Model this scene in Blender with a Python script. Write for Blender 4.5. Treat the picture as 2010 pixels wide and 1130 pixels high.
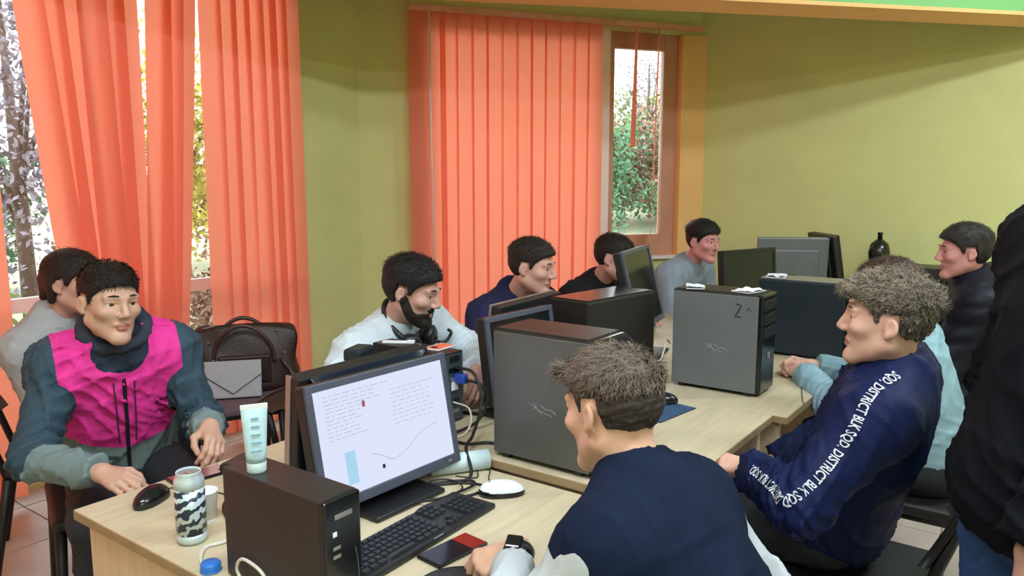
import bpy, bmesh, math, random
import numpy as np
from mathutils import Vector, Matrix
from mathutils.bvhtree import BVHTree

random.seed(7)
scene = bpy.context.scene
for o in list(bpy.data.objects):
    bpy.data.objects.remove(o)
C = scene.collection

# ---------------------------------------------------------------- camera
# room axes: +x runs along the row of desks, +y towards the big window
cd = bpy.data.cameras.new('camera')
cd.sensor_width = 36.0
cd.lens = 36.0 * 1500.0 / 2010.0
cd.clip_start = 0.05
cd.clip_end = 200
cam = bpy.data.objects.new('camera', cd)
C.objects.link(cam)
cam.location = (0, 0, 1.55)
cam.rotation_euler = (math.radians(90 - 8), 0, math.radians(36 - 90))
scene.camera = cam

# ---------------------------------------------------------------- world, exposure
scene.view_settings.view_transform = 'Standard'
scene.view_settings.look = 'None'
scene.view_settings.exposure = 0.45
scene.view_settings.gamma = 1.0
scene.view_settings.use_curve_mapping = False
world = bpy.data.worlds.new('overcast_sky')
scene.world = world
world.use_nodes = True
wn = world.node_tree.nodes
wn['Background'].inputs[0].default_value = (0.93, 0.96, 1.0, 1)
wn['Background'].inputs[1].default_value = 4.2



# ---------------------------------------------------------------- materials
def lin(c):
    if isinstance(c, str):
        c = c.lstrip('#')
        c = [int(c[i:i + 2], 16) / 255 for i in (0, 2, 4)]
    return tuple((v / 12.92 if v <= 0.04045 else ((v + 0.055) / 1.055) ** 2.4) for v in c)


def c4(c):
    return (*lin(c), 1.0)


MATS = {}


def mat(name, col, rough=0.6, metal=0.0, var=0.12, scale=12.0, bump=0.0, bscale=None, emit=None, estr=1.0,
        stretch=None, spec=0.5, sheen=0.0, sss=0.0):
    """Principled material whose colour is broken up by a noise texture"""
    if name in MATS:
        return MATS[name]
    m = bpy.data.materials.new(name)
    m.use_nodes = True
    nt = m.node_tree
    b = nt.nodes['Principled BSDF']
    b.inputs['Roughness'].default_value = rough
    b.inputs['Metallic'].default_value = metal
    b.inputs['Specular IOR Level'].default_value = spec
    if sheen:
        b.inputs['Sheen Weight'].default_value = sheen
    if sss:
        b.inputs['Subsurface Weight'].default_value = sss
        b.inputs['Subsurface Radius'].default_value = (0.01, 0.004, 0.002)
    base = np.array(lin(col))
    tc = nt.nodes.new('ShaderNodeTexCoord')
    mp = nt.nodes.new('ShaderNodeMapping')
    nt.links.new(tc.outputs['Object'], mp.inputs[0])
    if stretch:
        mp.inputs['Scale'].default_value = stretch
    nz = nt.nodes.new('ShaderNodeTexNoise')
    nz.inputs['Scale'].default_value = scale
    nz.inputs['Detail'].default_value = 5
    nt.links.new(mp.outputs[0], nz.inputs['Vector'])
    rp = nt.nodes.new('ShaderNodeValToRGB')
    rp.color_ramp.elements[0].position = 0.3
    rp.color_ramp.elements[1].position = 0.7
    rp.color_ramp.elements[0].color = (*np.clip(base * (1 - var), 0, 1), 1)
    rp.color_ramp.elements[1].color = (*np.clip(base * (1 + var), 0, 1), 1)
    nt.links.new(nz.outputs['Fac'], rp.inputs[0])
    nt.links.new(rp.outputs[0], b.inputs['Base Color'])
    if bump:
        n2 = nt.nodes.new('ShaderNodeTexNoise')
        n2.inputs['Scale'].default_value = bscale or scale * 8
        n2.inputs['Detail'].default_value = 4
        nt.links.new(mp.outputs[0], n2.inputs['Vector'])
        bp = nt.nodes.new('ShaderNodeBump')
        bp.inputs['Strength'].default_value = bump
        bp.inputs['Distance'].default_value = 0.004
        nt.links.new(n2.outputs['Fac'], bp.inputs['Height'])
        nt.links.new(bp.outputs[0], b.inputs['Normal'])
    if emit:
        b.inputs['Emission Color'].default_value = c4(emit)
        b.inputs['Emission Strength'].default_value = estr
    MATS[name] = m
    return m


def zone_mat(name, base, zones, rough=0.75, bump=0.25, bscale=350, var=0.1, sheen=0.0):
    """cloth whose panels are told apart by point attributes: zones = [([(attr, thr, sign), ...], colour)]"""
    m = mat(name, base, rough, 0, var, 20, bump, bscale, sheen=sheen, spec=.12)
    nt = m.node_tree
    b = nt.nodes['Principled BSDF']
    cur = b.inputs['Base Color'].links[0].from_socket
    for conds, col in zones:
        fac = None
        for attr, thr, sign in conds:
            a = nt.nodes.new('ShaderNodeAttribute')
            a.attribute_name = attr
            g = nt.nodes.new('ShaderNodeMath')
            g.operation = 'GREATER_THAN' if sign > 0 else 'LESS_THAN'
            g.inputs[1].default_value = thr
            nt.links.new(a.outputs['Fac'], g.inputs[0])
            if fac is None:
                fac = g.outputs[0]
            else:
                k = nt.nodes.new('ShaderNodeMath')
                k.operation = 'MULTIPLY'
                nt.links.new(fac, k.inputs[0])
                nt.links.new(g.outputs[0], k.inputs[1])
                fac = k.outputs[0]
        mx = nt.nodes.new('ShaderNodeMix')
        mx.data_type = 'RGBA'
        nt.links.new(fac, mx.inputs[0])
        nt.links.new(cur, mx.inputs[6])
        mx.inputs[7].default_value = c4(col)
        cur = mx.outputs[2]
    nt.links.new(cur, b.inputs['Base Color'])
    return m


def glass_mat():
    m = bpy.data.materials.new('window_glass')
    m.use_nodes = True
    nt = m.node_tree
    nt.nodes.remove(nt.nodes['Principled BSDF'])
    out = nt.nodes['Material Output']
    tr = nt.nodes.new('ShaderNodeBsdfTransparent')
    tr.inputs[0].default_value = (0.96, 0.98, 0.97, 1)
    gl = nt.nodes.new('ShaderNodeBsdfGlossy')
    gl.inputs['Roughness'].default_value = 0.02
    fr = nt.nodes.new('ShaderNodeFresnel')
    fr.inputs[0].default_value = 1.45
    mx = nt.nodes.new('ShaderNodeMixShader')
    nt.links.new(fr.outputs[0], mx.inputs[0])
    nt.links.new(tr.outputs[0], mx.inputs[1])
    nt.links.new(gl.outputs[0], mx.inputs[2])
    nt.links.new(mx.outputs[0], out.inputs[0])
    return m


def fabric_slat_mat(name, col, tcol, mixf=0.5):
    m = bpy.data.materials.new(name)
    m.use_nodes = True
    nt = m.node_tree
    nt.nodes.remove(nt.nodes['Principled BSDF'])
    out = nt.nodes['Material Output']
    tc = nt.nodes.new('ShaderNodeTexCoord')
    nz = nt.nodes.new('ShaderNodeTexNoise')
    nz.inputs['Scale'].default_value = 180
    nt.links.new(tc.outputs['Object'], nz.inputs['Vector'])
    rp = nt.nodes.new('ShaderNodeValToRGB')
    a = np.array(lin(col))
    rp.color_ramp.elements[0].color = (*(a * 0.92), 1)
    rp.color_ramp.elements[1].color = (*np.clip(a * 1.05, 0, 1), 1)
    nt.links.new(nz.outputs['Fac'], rp.inputs[0])
    df = nt.nodes.new('ShaderNodeBsdfDiffuse')
    nt.links.new(rp.outputs[0], df.inputs[0])
    tl = nt.nodes.new('ShaderNodeBsdfTranslucent')
    tl.inputs[0].default_value = c4(tcol)
    mx = nt.nodes.new('ShaderNodeMixShader')
    mx.inputs[0].default_value = mixf
    nt.links.new(df.outputs[0], mx.inputs[1])
    nt.links.new(tl.outputs[0], mx.inputs[2])
    nt.links.new(mx.outputs[0], out.inputs[0])
    return m


def emit_mat(name, col, s):
    m = bpy.data.materials.new(name)
    m.use_nodes = True
    nt = m.node_tree
    nt.nodes.remove(nt.nodes['Principled BSDF'])
    e = nt.nodes.new('ShaderNodeEmission')
    e.inputs[0].default_value = c4(col)
    e.inputs[1].default_value = s
    nt.links.new(e.outputs[0], nt.nodes['Material Output'].inputs[0])
    return m


OLIVE = mat('olive_wall_paint', '#d4d896', 0.85, 0, 0.05, 3, 0.15, 120)
ORANGE_BOUNCE = mat('orange_bounce_tint', '#f8c684', 0.85, 0, 0.05, 3, 0.15, 120)  # orange light from the blinds, put into the wall colour
GREEN_PAINT = mat('light_green_ceiling_paint', '#86c47c', 0.85, 0, 0.04, 3, 0.1, 120)
CEILING = mat('ceiling_paint', '#e4ead6', 0.9, 0, 0.03, 3)
TILE = mat('floor_tile', '#c6bab0', 0.32, 0, 0.12, 6, 0.05, 60)
GROUT = mat('floor_grout', '#7d7268', 0.9, 0, 0.1, 30)
FRAME_W = mat('white_window_frame', '#f2e9e6', 0.4, 0, 0.03, 8)
FRAME_B = mat('beige_window_frame', '#c9967c', 0.45, 0, 0.08, 8)
GLASS = glass_mat()
SLAT = fabric_slat_mat('orange_blind_fabric', '#f7a08a', '#ff9376', 0.55)
WOODTOP = mat('light_oak_laminate', '#c8bb9c', 0.38, 0, 0.09, 5, 0.04, 40, stretch=(1.0, 14.0, 14.0))
WOODSIDE = mat('light_oak_panel', '#dcc4a4', 0.45, 0, 0.09, 5, 0.04, 40, stretch=(14.0, 14.0, 1.0))
WOODEDGE = mat('oak_edge_band', '#9c8462', 0.5, 0, 0.1, 20)
BLACK_PL = mat('black_plastic', '#1d1e21', 0.42, 0, 0.1, 40, 0.05, 400)
BLACK_GL = mat('glossy_black_plastic', '#141518', 0.18, 0, 0.1, 40)
DARK_METAL = mat('black_case_steel', '#262322', 0.4, 0.0, 0.08, 30, 0.03, 300)
GREY_METAL = mat('grey_case_steel', '#73797c', 0.42, 0.35, 0.05, 10, 0.02, 300)
GREY2_METAL = mat('dark_grey_case_steel', '#62625f', 0.42, 0.35, 0.05, 10, 0.02, 300)
NAVY_METAL = mat('blue_black_case_steel', '#25303a', 0.4, 0.25, 0.08, 10, 0.02, 300)
SILVER = mat('silver_trim', '#a9a6a0', 0.35, 0.7, 0.05, 20)
CHAIR_BL = mat('black_chair_plastic', '#1c1a1b', 0.5, 0, 0.15, 30, 0.1, 300)
CHAIR_FAB = mat('plum_seat_fabric', '#6b5a62', 0.9, 0, 0.2, 90, 0.3, 500)
WHITE_PL = mat('white_plastic', '#e9eef0', 0.35, 0, 0.03, 20)
PAPER = mat('white_paper', '#e8eef4', 0.8, 0, 0.03, 20)
CABLE = mat('black_cable', '#17181a', 0.5, 0, 0.1, 40)
CABLE_W = mat('white_cable', '#d8d6cd', 0.5, 0, 0.05, 40)
BLUE_PL = mat('blue_plastic', '#2c4fb0', 0.4, 0, 0.08, 40)
INK = mat('black_ink', '#15171a', 0.6, 0, 0.05, 40)
LOGO = mat('engraved_logo_grey', '#a4abad', 0.35, 0.5, 0.05, 60)

# ---------------------------------------------------------------- object helpers


def mesh_obj(name, verts, faces, material, parent=None, smooth=False, mats=None, fmat=None):
    me = bpy.data.meshes.new(name)
    me.from_pydata([tuple(map(float, v)) for v in verts], [], [tuple(int(i) for i in f) for f in faces])
    for m in (mats or [material]):
        me.materials.append(m)
    if fmat is not None:
        me.polygons.foreach_set('material_index', np.asarray(fmat, dtype=np.int32))
    if smooth:
        me.polygons.foreach_set('use_smooth', np.ones(len(me.polygons), dtype=bool))
    me.update()
    o = bpy.data.objects.new(name, me)
    C.objects.link(o)
    if parent:
        o.parent = parent
    return o


def bm_obj(name, bm, material, parent=None, smooth=False):
    me = bpy.data.meshes.new(name)
    bmesh.ops.recalc_face_normals(bm, faces=bm.faces)
    bm.to_mesh(me)
    bm.free()
    me.materials.append(material)
    if smooth:
        me.polygons.foreach_set('use_smooth', np.ones(len(me.polygons), dtype=bool))
    o = bpy.data.objects.new(name, me)
    C.objects.link(o)
    if parent:
        o.parent = parent
    return o


def tag(o, label, cat, group=None):
    o['label'] = label
    o['category'] = cat
    if group:
        o['group'] = group
    return o


def thing(name, label, cat, loc=(0, 0, 0), rz=0.0, group=None):
    o = bpy.data.objects.new(name, None)
    o.empty_display_size = 0.1
    C.objects.link(o)
    o.location = loc
    o.rotation_euler = (0, 0, rz)
    return tag(o, label, cat, group)


def structure(o):
    o['kind'] = 'structure'
    return o


def box(bm, lo, hi, bev=0.0, seg=2, M=None):
    r = bmesh.ops.create_cube(bm, size=1.0)
    vs = r['verts']
    for v in vs:
        v.co = Vector([lo[i] + (v.co[i] + 0.5) * (hi[i] - lo[i]) for i in range(3)])
    if bev > 0:
        es = list({e for v in vs for e in v.link_edges})
        r2 = bmesh.ops.bevel(bm, geom=es, offset=bev, segments=seg, affect='EDGES', profile=0.5)
        vs = list({v for f in r2['faces'] for v in f.verts} | {v for v in vs if v.is_valid})
    if M is not None:
        for v in vs:
            v.co = M @ v.co
    return vs


def Box(name, lo, hi, material, parent=None, bev=0.003, M=None, seg=2):
    bm = bmesh.new()
    box(bm, lo, hi, bev, seg, M)
    return bm_obj(name, bm, material, parent)


def catmull(pts, n=8):
    P = [np.array(p, float) for p in pts]
    if len(P) < 3:
        return P
    P = [2 * P[0] - P[1]] + P + [2 * P[-1] - P[-2]]
    out = []
    for i in range(1, len(P) - 2):
        for t in np.linspace(0, 1, n, endpoint=False):
            a, b, c, d = P[i - 1], P[i], P[i + 1], P[i + 2]
            out.append(0.5 * ((2 * b) + (-a + c) * t + (2 * a - 5 * b + 4 * c - d) * t * t + (-a + 3 * b - 3 * c + d) * t ** 3))
    out.append(P[-2])
    return out


def tube_data(pts, r, sides=8, closed=False):
    P = [np.array(p, float) for p in pts]
    n = len(P)
    rs = r if hasattr(r, '__len__') else [r] * n
    vs, fs = [], []
    prev = None
    for i in range(n):
        if closed:
            t = P[(i + 1) % n] - P[i - 1]
        else:
            t = P[min(i + 1, n - 1)] - P[max(i - 1, 0)]
        t = t / (np.linalg.norm(t) + 1e-9)
        if prev is None:
            a = np.array([0, 0, 1.0]) if abs(t[2]) < 0.9 else np.array([1.0, 0, 0])
        else:
            a = prev
        x = a - t * (a @ t)
        x /= np.linalg.norm(x) + 1e-9
        prev = x
        y = np.cross(t, x)
        for k in range(sides):
            an = 2 * math.pi * k / sides
            vs.append(P[i] + rs[i] * (math.cos(an) * x + math.sin(an) * y))
    m = n if closed else n - 1
    for i in range(m):
        j = (i + 1) % n
        for k in range(sides):
            k2 = (k + 1) % sides
            fs.append((i * sides + k, i * sides + k2, j * sides + k2, j * sides + k))
    if not closed:
        fs.append(tuple(range(sides))[::-1])
        fs.append(tuple((n - 1) * sides + k for k in range(sides)))
    return vs, fs


def Tube(name, pts, r, material, parent=None, sides=8, curve=0, closed=False):
    if curve:
        pts = catmull(pts, curve)
    v, f = tube_data(pts, r, sides, closed)
    return mesh_obj(name, v, f, material, parent, smooth=True)


def lathe(name, prof, material, parent=None, seg=28, loc=(0, 0, 0), axis=None):
    """prof: list of (r, z)"""
    vs, fs = [], []
    for r, z in prof:
        for k in range(seg):
            a = 2 * math.pi * k / seg
            vs.append((r * math.cos(a) + loc[0], r * math.sin(a) + loc[1], z + loc[2]))
    for i in range(len(prof) - 1):
        for k in range(seg):
            k2 = (k + 1) % seg
            fs.append((i * seg + k, i * seg + k2, (i + 1) * seg + k2, (i + 1) * seg + k))
    fs.append(tuple(range(seg))[::-1])
    fs.append(tuple((len(prof) - 1) * seg + k for k in range(seg)))
    return mesh_obj(name, vs, fs, material, parent, smooth=True)


def prism(bm, poly, z0, z1):
    a = [bm.verts.new((x, y, z0)) for x, y in poly]
    b = [bm.verts.new((x, y, z1)) for x, y in poly]
    n = len(poly)
    bm.faces.new(a[::-1])
    bm.faces.new(b)
    for i in range(n):
        bm.faces.new((a[i], a[(i + 1) % n], b[(i + 1) % n], b[i]))


def copy_tree(o, parent=None):
    c = o.copy()
    C.objects.link(c)
    c.parent = parent
    for ch in list(o.children):
        copy_tree(ch, c)
    return c

# ================================================================ SETTING
X0, X1, Y0, Y1, ZC = -2.6, 5.87, -2.8, 4.14, 3.05

# floor: grout slab with every tile its own piece
floor = structure(Box('floor', (X0 - .1, Y0 - .1, -0.12), (X1 + .3, Y1 + .3, -0.008), GROUT, None, 0))
TS = 0.45
tile_me = None
ix = 0
for i in range(int((X1 - X0) / TS) + 1):
    for j in range(int((Y1 - Y0) / TS) + 1):
        xa, ya = X0 + i * TS, Y0 + j * TS
        if xa > 5.5 or ya > 4.0 or (ya > 3.55 and xa > 3.6) or (xa > 4.9 and ya > 2.7):
            continue
        if tile_me is None:
            t = Box('tile', (0, 0, -0.02), (TS - 0.006, TS - 0.006, 0.0), TILE, floor, 0.0015, seg=1)
            tile_me = t.data
        else:
            t = bpy.data.objects.new('tile', tile_me)
            C.objects.link(t)
            t.parent = floor
        t.location = (xa, ya, 0)

structure(Box('ceiling', (X0 - .1, Y0 - .1, ZC), (X1 + .4, Y1 + .4, ZC + .12), CEILING, None, 0))
structure(Box('wall_rear', (X0 - .15, Y0 - .15, 0), (X1 + .15, Y0, ZC), OLIVE, None, 0))
structure(Box('wall_near', (X0 - .15, Y0, 0), (X0, Y1 + .15, ZC), OLIVE, None, 0))
structure(Box('wall_right', (X1, Y0, 0), (X1 + .15, 2.75, ZC), OLIVE, None, 0))

# wall on the window side: header above, short pier beyond the glazing
WX0, WX1 = -1.6, 3.24
bm = bmesh.new()
box(bm, (X0, Y1, 0), (WX0, Y1 + .2, ZC))
box(bm, (WX0, Y1, 2.86), (WX1, Y1 + .2, ZC))
box(bm, (WX0, Y1, -.1), (WX1, Y1 + .2, 0.02))
structure(bm_obj('wall_left', bm, OLIVE))
# bent pier between the two windows
bm = bmesh.new()
prism(bm, [(3.205, 3.985), (3.70, 3.985), (3.975, 3.735), (4.12, 3.93), (4.12, 4.35), (3.205, 4.35)], 0, ZC)
structure(bm_obj('wall_pier', bm, OLIVE))

# left window: frame, mullions, panes
w1 = structure(thing('window_1', '', ''))
del w1['label'], w1['category']
GY = Y1 + 0.08
xs = [WX0, -0.4, 0.8, 2.0, WX1]
for x in xs:
    Box('mullion', (x - .035, GY - .03, 0.02), (x + .035, GY + .03, 2.86), FRAME_W, w1, .004)
for z in (0.055, 0.93, 2.825):
    Box('transom', (WX0, GY - .028, z - .035), (WX1, GY + .028, z + .035), FRAME_W, w1, .004)
for a, b in zip(xs[:-1], xs[1:]):
    for z0, z1 in ((.09, .895), (.965, 2.79)):
        Box('pane', (a + .03, GY - .004, z0), (b - .03, GY + .004, z1), GLASS, w1, 0)

# diagonal wall with the second window
DX, DY = 0.826, -0.563
WM = Matrix(((DX, -DY, 0, 3.97), (DY, DX, 0, 3.73), (0, 0, 1, 0), (0, 0, 0, 1)))  # local x along the wall, y outwards
SL = 2.33
bm = bmesh.new()
box(bm, (1.40, 0, 0), (SL, .2, .96), M=WM)
box(bm, (0, 0, -.1), (1.42, .2, .03), M=WM)
box(bm, (0, 0, 2.66), (SL, .2, ZC), M=WM)
box(bm, (-.02, 0, 0), (.06, .2, 2.66), M=WM)
structure(bm_obj('wall_back', bm, OLIVE))
structure(Box('wall_pilaster', (2.11, -.045, 0), (SL, .2, 2.66), ORANGE_BOUNCE, None, .004, M=WM))  # strip between window and corner, window glow painted into its colour
w2 = structure(thing('window_2', '', ''))
del w2['label'], w2['category']
Box('mullion', (1.385, .0, .03), (1.515, .075, 2.66), FRAME_W, w2, .004, M=WM)
Box('frame', (.06, .02, .03), (.12, .075, 2.66), FRAME_W, w2, .004, M=WM)
Box('frame', (1.515, .02, .96), (1.56, .075, 2.66), FRAME_B, w2, .004, M=WM)
Box('frame', (1.985, .02, .96), (2.11, .075, 2.66), FRAME_B, w2, .004, M=WM)
Box('frame', (1.56, .02, 2.54), (1.985, .075, 2.66), FRAME_B, w2, .004, M=WM)
Box('frame', (1.56, .02, .96), (1.985, .075, 1.13), FRAME_B, w2, .004, M=WM)
Box('frame', (.12, .02, .03), (1.385, .075, .12), FRAME_W, w2, .004, M=WM)
Box('frame', (.12, .02, 2.58), (1.385, .075, 2.66), FRAME_W, w2, .004, M=WM)
Box('window_sill', (1.52, -.05, .935), (2.11, .08, .962), FRAME_W, w2, .004, M=WM)
Box('pane', (.12, .045, .12), (1.385, .052, 2.58), GLASS, w2, 0, M=WM)
Box('pane', (1.56, .045, 1.13), (1.985, .052, 2.54), GLASS, w2, 0, M=WM)

# bulkhead hanging from the ceiling in front of the diagonal wall: light green face, soffit with the blinds' orange bounce light painted in
F0, F1 = (1.02, 4.14), (5.87, -0.34)
B0, B1 = (1.43, 4.14), (5.87, 0.042)
bm = bmesh.new()
prism(bm, [F0, F1, B1, B0], 2.47, ZC)
structure(bm_obj('trim_1', bm, GREEN_PAINT))
bm = bmesh.new()
prism(bm, [F0, F1, B1, B0], 2.45, 2.47)
structure(bm_obj('trim_2', bm, ORANGE_BOUNCE))

# ---------------------------------------------------------------- ceiling luminaires
LUM_EM = emit_mat('luminaire_diffuser', '#eaf3ff', 52.0)
fa = math.atan2(F1[1] - F0[1], F1[0] - F0[0])


def luminaire(x, y, rz, label):
    t = thing('ceiling_luminaire', label, 'lamp', (x, y, 2.93), rz, 'ceiling luminaires')
    Box('housing', (-.66, -.1, .05), (.66, .1, .12), FRAME_W, t, .006)
    Box('diffuser', (-.63, -.075, .0), (.63, .075, .05), LUM_EM, t, .012)
    for s in (-1, 1):
        Box('end_cap', (s * .63 - .02, -.09, -.003), (s * .63 + .02, .09, .055), WHITE_PL, t, .004)
    return t


luminaire(3.95, -0.68, fa, 'white tube luminaire on ceiling nearest the right wall')
luminaire(1.75, -0.45, fa, 'white tube luminaire on ceiling above the standing person')
luminaire(0.35, 1.0, fa, 'white tube luminaire on ceiling nearest the big left window')
luminaire(-0.6, -1.5, fa, 'white tube luminaire on ceiling farthest from the bulkhead')


# ---------------------------------------------------------------- vertical blinds
def slat_mesh(name, top_c, bot_c, top_w, bot_w, rot, z0, z1, bow, parent, mat_, seed, depth=0.0):
    """one fabric slat: hangs from top_c to bot_c (positions along the rail), turned by rot"""
    rng = random.Random(seed)
    nv, nh = 14, 5
    vs, fs = [], []
    ph = rng.uniform(0, 6.28)
    for i in range(nv + 1):
        t = i / nv
        c = top_c + (bot_c - top_c) * (t ** 1.15)
        w = top_w + (bot_w - top_w) * t
        r = rot + 0.10 * math.sin(2.2 * t + ph)
        z = z1 + (z0 - z1) * t
        for k in range(nh + 1):
            q = (k / nh - 0.5)
            b = bow * (1 - (2 * q) ** 2)
            vs.append((c + w * q * math.cos(r) - b * math.sin(r), depth + w * q * math.sin(r) + b * math.cos(r), z))
    for i in range(nv):
        for k in range(nh):
            a = i * (nh + 1) + k
            fs.append((a, a + 1, a + nh + 2, a + nh + 1))
    return mesh_obj('slat', vs, fs, mat_, parent, smooth=True)


vb = thing('vertical_blind', 'orange fabric vertical blind hanging to the floor at the big left window', 'blind', (0, 3.97, 0))
Box('headrail', (-1.6, -.025, 2.76), (3.2, .025, 2.80), FRAME_W, vb, .004)
sd = 0
# slats left of the gap, evenly hung
x = -1.5
while x < 1.47:
    slat_mesh('slat', x, x + 0.0, .127, .127, -.22, .045, 2.76, .006, vb, SLAT, sd)
    x += .104
    sd += 1
# the bunch pulled aside: wide at the rail, gathered towards the floor
tops = [1.63, 1.73, 1.83, 1.935, 2.04, 2.13, 2.295, 2.385, 2.46]
bots = [1.87, 1.90, 1.95, 2.00, 2.045, 2.10, 2.15, 2.19, 2.235]
rots = [-.1, -.45, .15, -.7, -.2, .1, -.2, -.15, -.6]
for k in range(len(tops)):
    slat_mesh('slat', tops[k], bots[k], .132, .132, rots[k], .045, 2.76, .008, vb, SLAT, sd, depth=.018 * ((k % 3) - 1))
    sd += 1
# slats beside the pier
tops = [2.595, 2.695, 2.79, 2.88, 2.965, 3.05, 3.13]
bots = [2.575, 2.675, 2.765, 2.89, 2.98, 3.06, 3.135]
rots = [-.15, -.35, -.1, -.25, -.3, -.15, -.5]
for k in range(len(tops)):
    slat_mesh('slat', tops[k], bots[k], .127, .127, rots[k], .045, 2.76, .006, vb, SLAT, sd)
    sd += 1

# blind on the diagonal wall; local frame along that wall
va = math.atan2(DY, DX)
vb2 = thing('vertical_blind', 'orange fabric vertical blind drawn half across the window beside the corner', 'blind', (3.88, 3.67, 0), va)
Box('headrail', (0.0, -.022, 2.675), (2.28, .03, 2.715), mat('pink_headrail', '#e6a78e', .5), vb2, .004)
n = 13
for k in range(n):
    xc = .055 + k * (1.32 / (n - 1))
    if k == 1:
        xc += .02
    slat_mesh('slat', xc, xc + .004 * math.sin(k * 2.1), .127, .127, -.14 + .13 * math.sin(k * 1.7), .06, 2.675, .005, vb2, SLAT, 100 + k)
slat_mesh('slat', 1.715, 1.70, .127, .127, 1.30, 1.80, 2.675, .004, vb2, SLAT, 150)
slat_mesh('slat', 1.905, 1.87, .127, .127, 1.05, .98, 2.675, .004, vb2, SLAT, 151)
Tube('bead_chain', [(.125, -.05, 2.67), (.13, -.052, 1.9), (.14, -.05, .7)], .005, WHITE_PL, vb2, 6)

# ---------------------------------------------------------------- outdoors
def gz(x, y):
    q = x * .7 + y * .714
    return -.05 + .105 * min(max(0.0, q - 5.9), 13.0)


vs, fs = [], []
NG = 44
for i in range(NG + 1):
    for j in range(NG + 1):
        x, y = -14 + i * 1.0, 4.5 + (j - 14) * 1.0
        vs.append((x, y, gz(x, y) - .12 + .05 * math.sin(x * 1.3) * math.cos(y * 1.7)))
for i in range(NG):
    for j in range(NG):
        x, y = -14 + i * 1.0, 4.5 + (j - 14) * 1.0
        if y < 4.2 and x < 5.6:
            continue
        if x + .5 < 4.8 and y < 4.4:
            continue
        a = i * (NG + 1) + j
        fs.append((a, a + NG + 1, a + NG + 2, a + 1))
structure(mesh_obj('ground', vs, fs, mat('meadow_ground', '#93987c', 1.0, 0, .3, 1.2, .4, 12), None, True))


def leaf_mesh(name, n, rx, rz, size, seed, hollow=.35):
    rng = np.random.default_rng(seed)
    d = rng.normal(size=(n, 3))
    d /= np.linalg.norm(d, axis=1)[:, None]
    r = (hollow + (1 - hollow) * rng.random(n)) * (1 + .22 * np.sin(3 * d[:, 0] + 5 * d[:, 2] + seed) + .15 * np.sin(7 * d[:, 1]))
    c = d * r[:, None] * np.array([rx, rx, rz]) + np.array([0, 0, rz])
    a = rng.normal(size=(n, 3))
    a /= np.linalg.norm(a, axis=1)[:, None]
    b = np.cross(a, rng.normal(size=(n, 3)))
    b /= np.linalg.norm(b, axis=1)[:, None]
    s = size * (0.6 + .8 * rng.random((n, 1)))
    V = np.empty((n, 4, 3))
    V[:, 0] = c - a * s
    V[:, 1] = c + b * s * .5
    V[:, 2] = c + a * s
    V[:, 3] = c - b * s * .5
    me = bpy.data.meshes.new(name)
    me.from_pydata(V.reshape(-1, 3).tolist(), [], np.arange(n * 4).reshape(n, 4).tolist())
    return me


LEAFM = {
    'green': mat('green_leaves', '#4f7a58', .7, 0, .45, .9),
    'olive': mat('olive_leaves', '#7d8650', .7, 0, .4, 1.0),
    'rust': mat('rusty_leaves', '#8c6a5a', .7, 0, .4, 1.0),
    'yellow': mat('yellow_leaves', '#b2a54c', .7, 0, .35, 1.0),
    'mauve': mat('mauve_twigs', '#7d7480', .8, 0, .35, 1.4)}
BARK = mat('bark', '#5b4d44', .9, 0, .3, 20, .5, 60)


def tree(name, x, y, rx, rz, kind, n, size, label, stem=0.3, seed=1):
    t = thing(name, label, 'tree' if name.endswith('tree') else 'bush', (x, y, gz(x, y) - .15), seed * 1.1, 'greenery outside the windows')
    me = leaf_mesh('foliage', n, rx, rz, size, seed)
    me.materials.append(LEAFM[kind])
    f = bpy.data.objects.new('foliage', me)
    C.objects.link(f)
    f.parent = t
    f.location = (0, 0, stem)
    f['kind'] = 'stuff'
    Tube('trunk', [(0, 0, -.1), (.03, .02, stem + rz * .5), (-.03, .05, stem + rz * 1.5)], [.05 + rx * .03, .04 + rx * .02, .015], BARK, t, 7)
    for k in range(5):
        a = k * 1.26 + seed
        Tube('branch', [(0, 0, stem + rz * (.3 + .1 * k)), (math.cos(a) * rx * .6, math.sin(a) * rx * .6, stem + rz * (.9 + .15 * k))], [.03, .008], BARK, t, 5)
    return t


tree('bare_tree', 3.0, 7.6, 1.0, 1.9, 'mauve', 5200, .035, 'bare mauve tree outside the left window by the curtain gap', .5, 1)
tree('conifer_tree', 3.15, 9.8, .85, 1.0, 'green', 3200, .06, 'green conifer outside behind the leftmost blind gap', .1, 2)
tree('autumn_tree', 5.0, 8.4, 1.0, 1.45, 'yellow', 4200, .045, 'yellow autumn tree seen through gap between orange blinds', .25, 3)
tree('rust_bush', 6.5, 9.5, 1.1, .9, 'rust', 3000, .05, 'rust brown bush outside behind the blinds near the pier', .1, 4)
tree('hedge_bush', 1.6, 7.0, 1.1, .55, 'olive', 3000, .05, 'low olive bush outside below the bare mauve tree', .05, 5)
tree('hedge_bush', 4.6, 6.6, .9, .35, 'rust', 2500, .045, 'low rust hedge outside close to the left window', .03, 6)
tree('hillside_bush', 12.6, 7.3, 1.15, 1.05, 'green', 4500, .055, 'dark green bush at left in the right window view', .05, 7)
tree('hillside_bush', 13.9, 6.5, 1.2, 1.0, 'rust', 4500, .055, 'reddish bush in the middle of the right window view', .05, 8)
tree('hillside_bush', 14.6, 5.9, 1.3, 1.25, 'olive', 4500, .055, 'tall olive bush at right in the right window view', .05, 9)
tree('hillside_bush', 12.7, 5.1, .95, .7, 'green', 3000, .05, 'small green bush nearest the right window corner', .05, 10)
tree('hillside_bush', 16.5, 8.6, 1.8, 1.3, 'olive', 4500, .06, 'wide olive bush farthest up the hillside', .05, 11)
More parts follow.
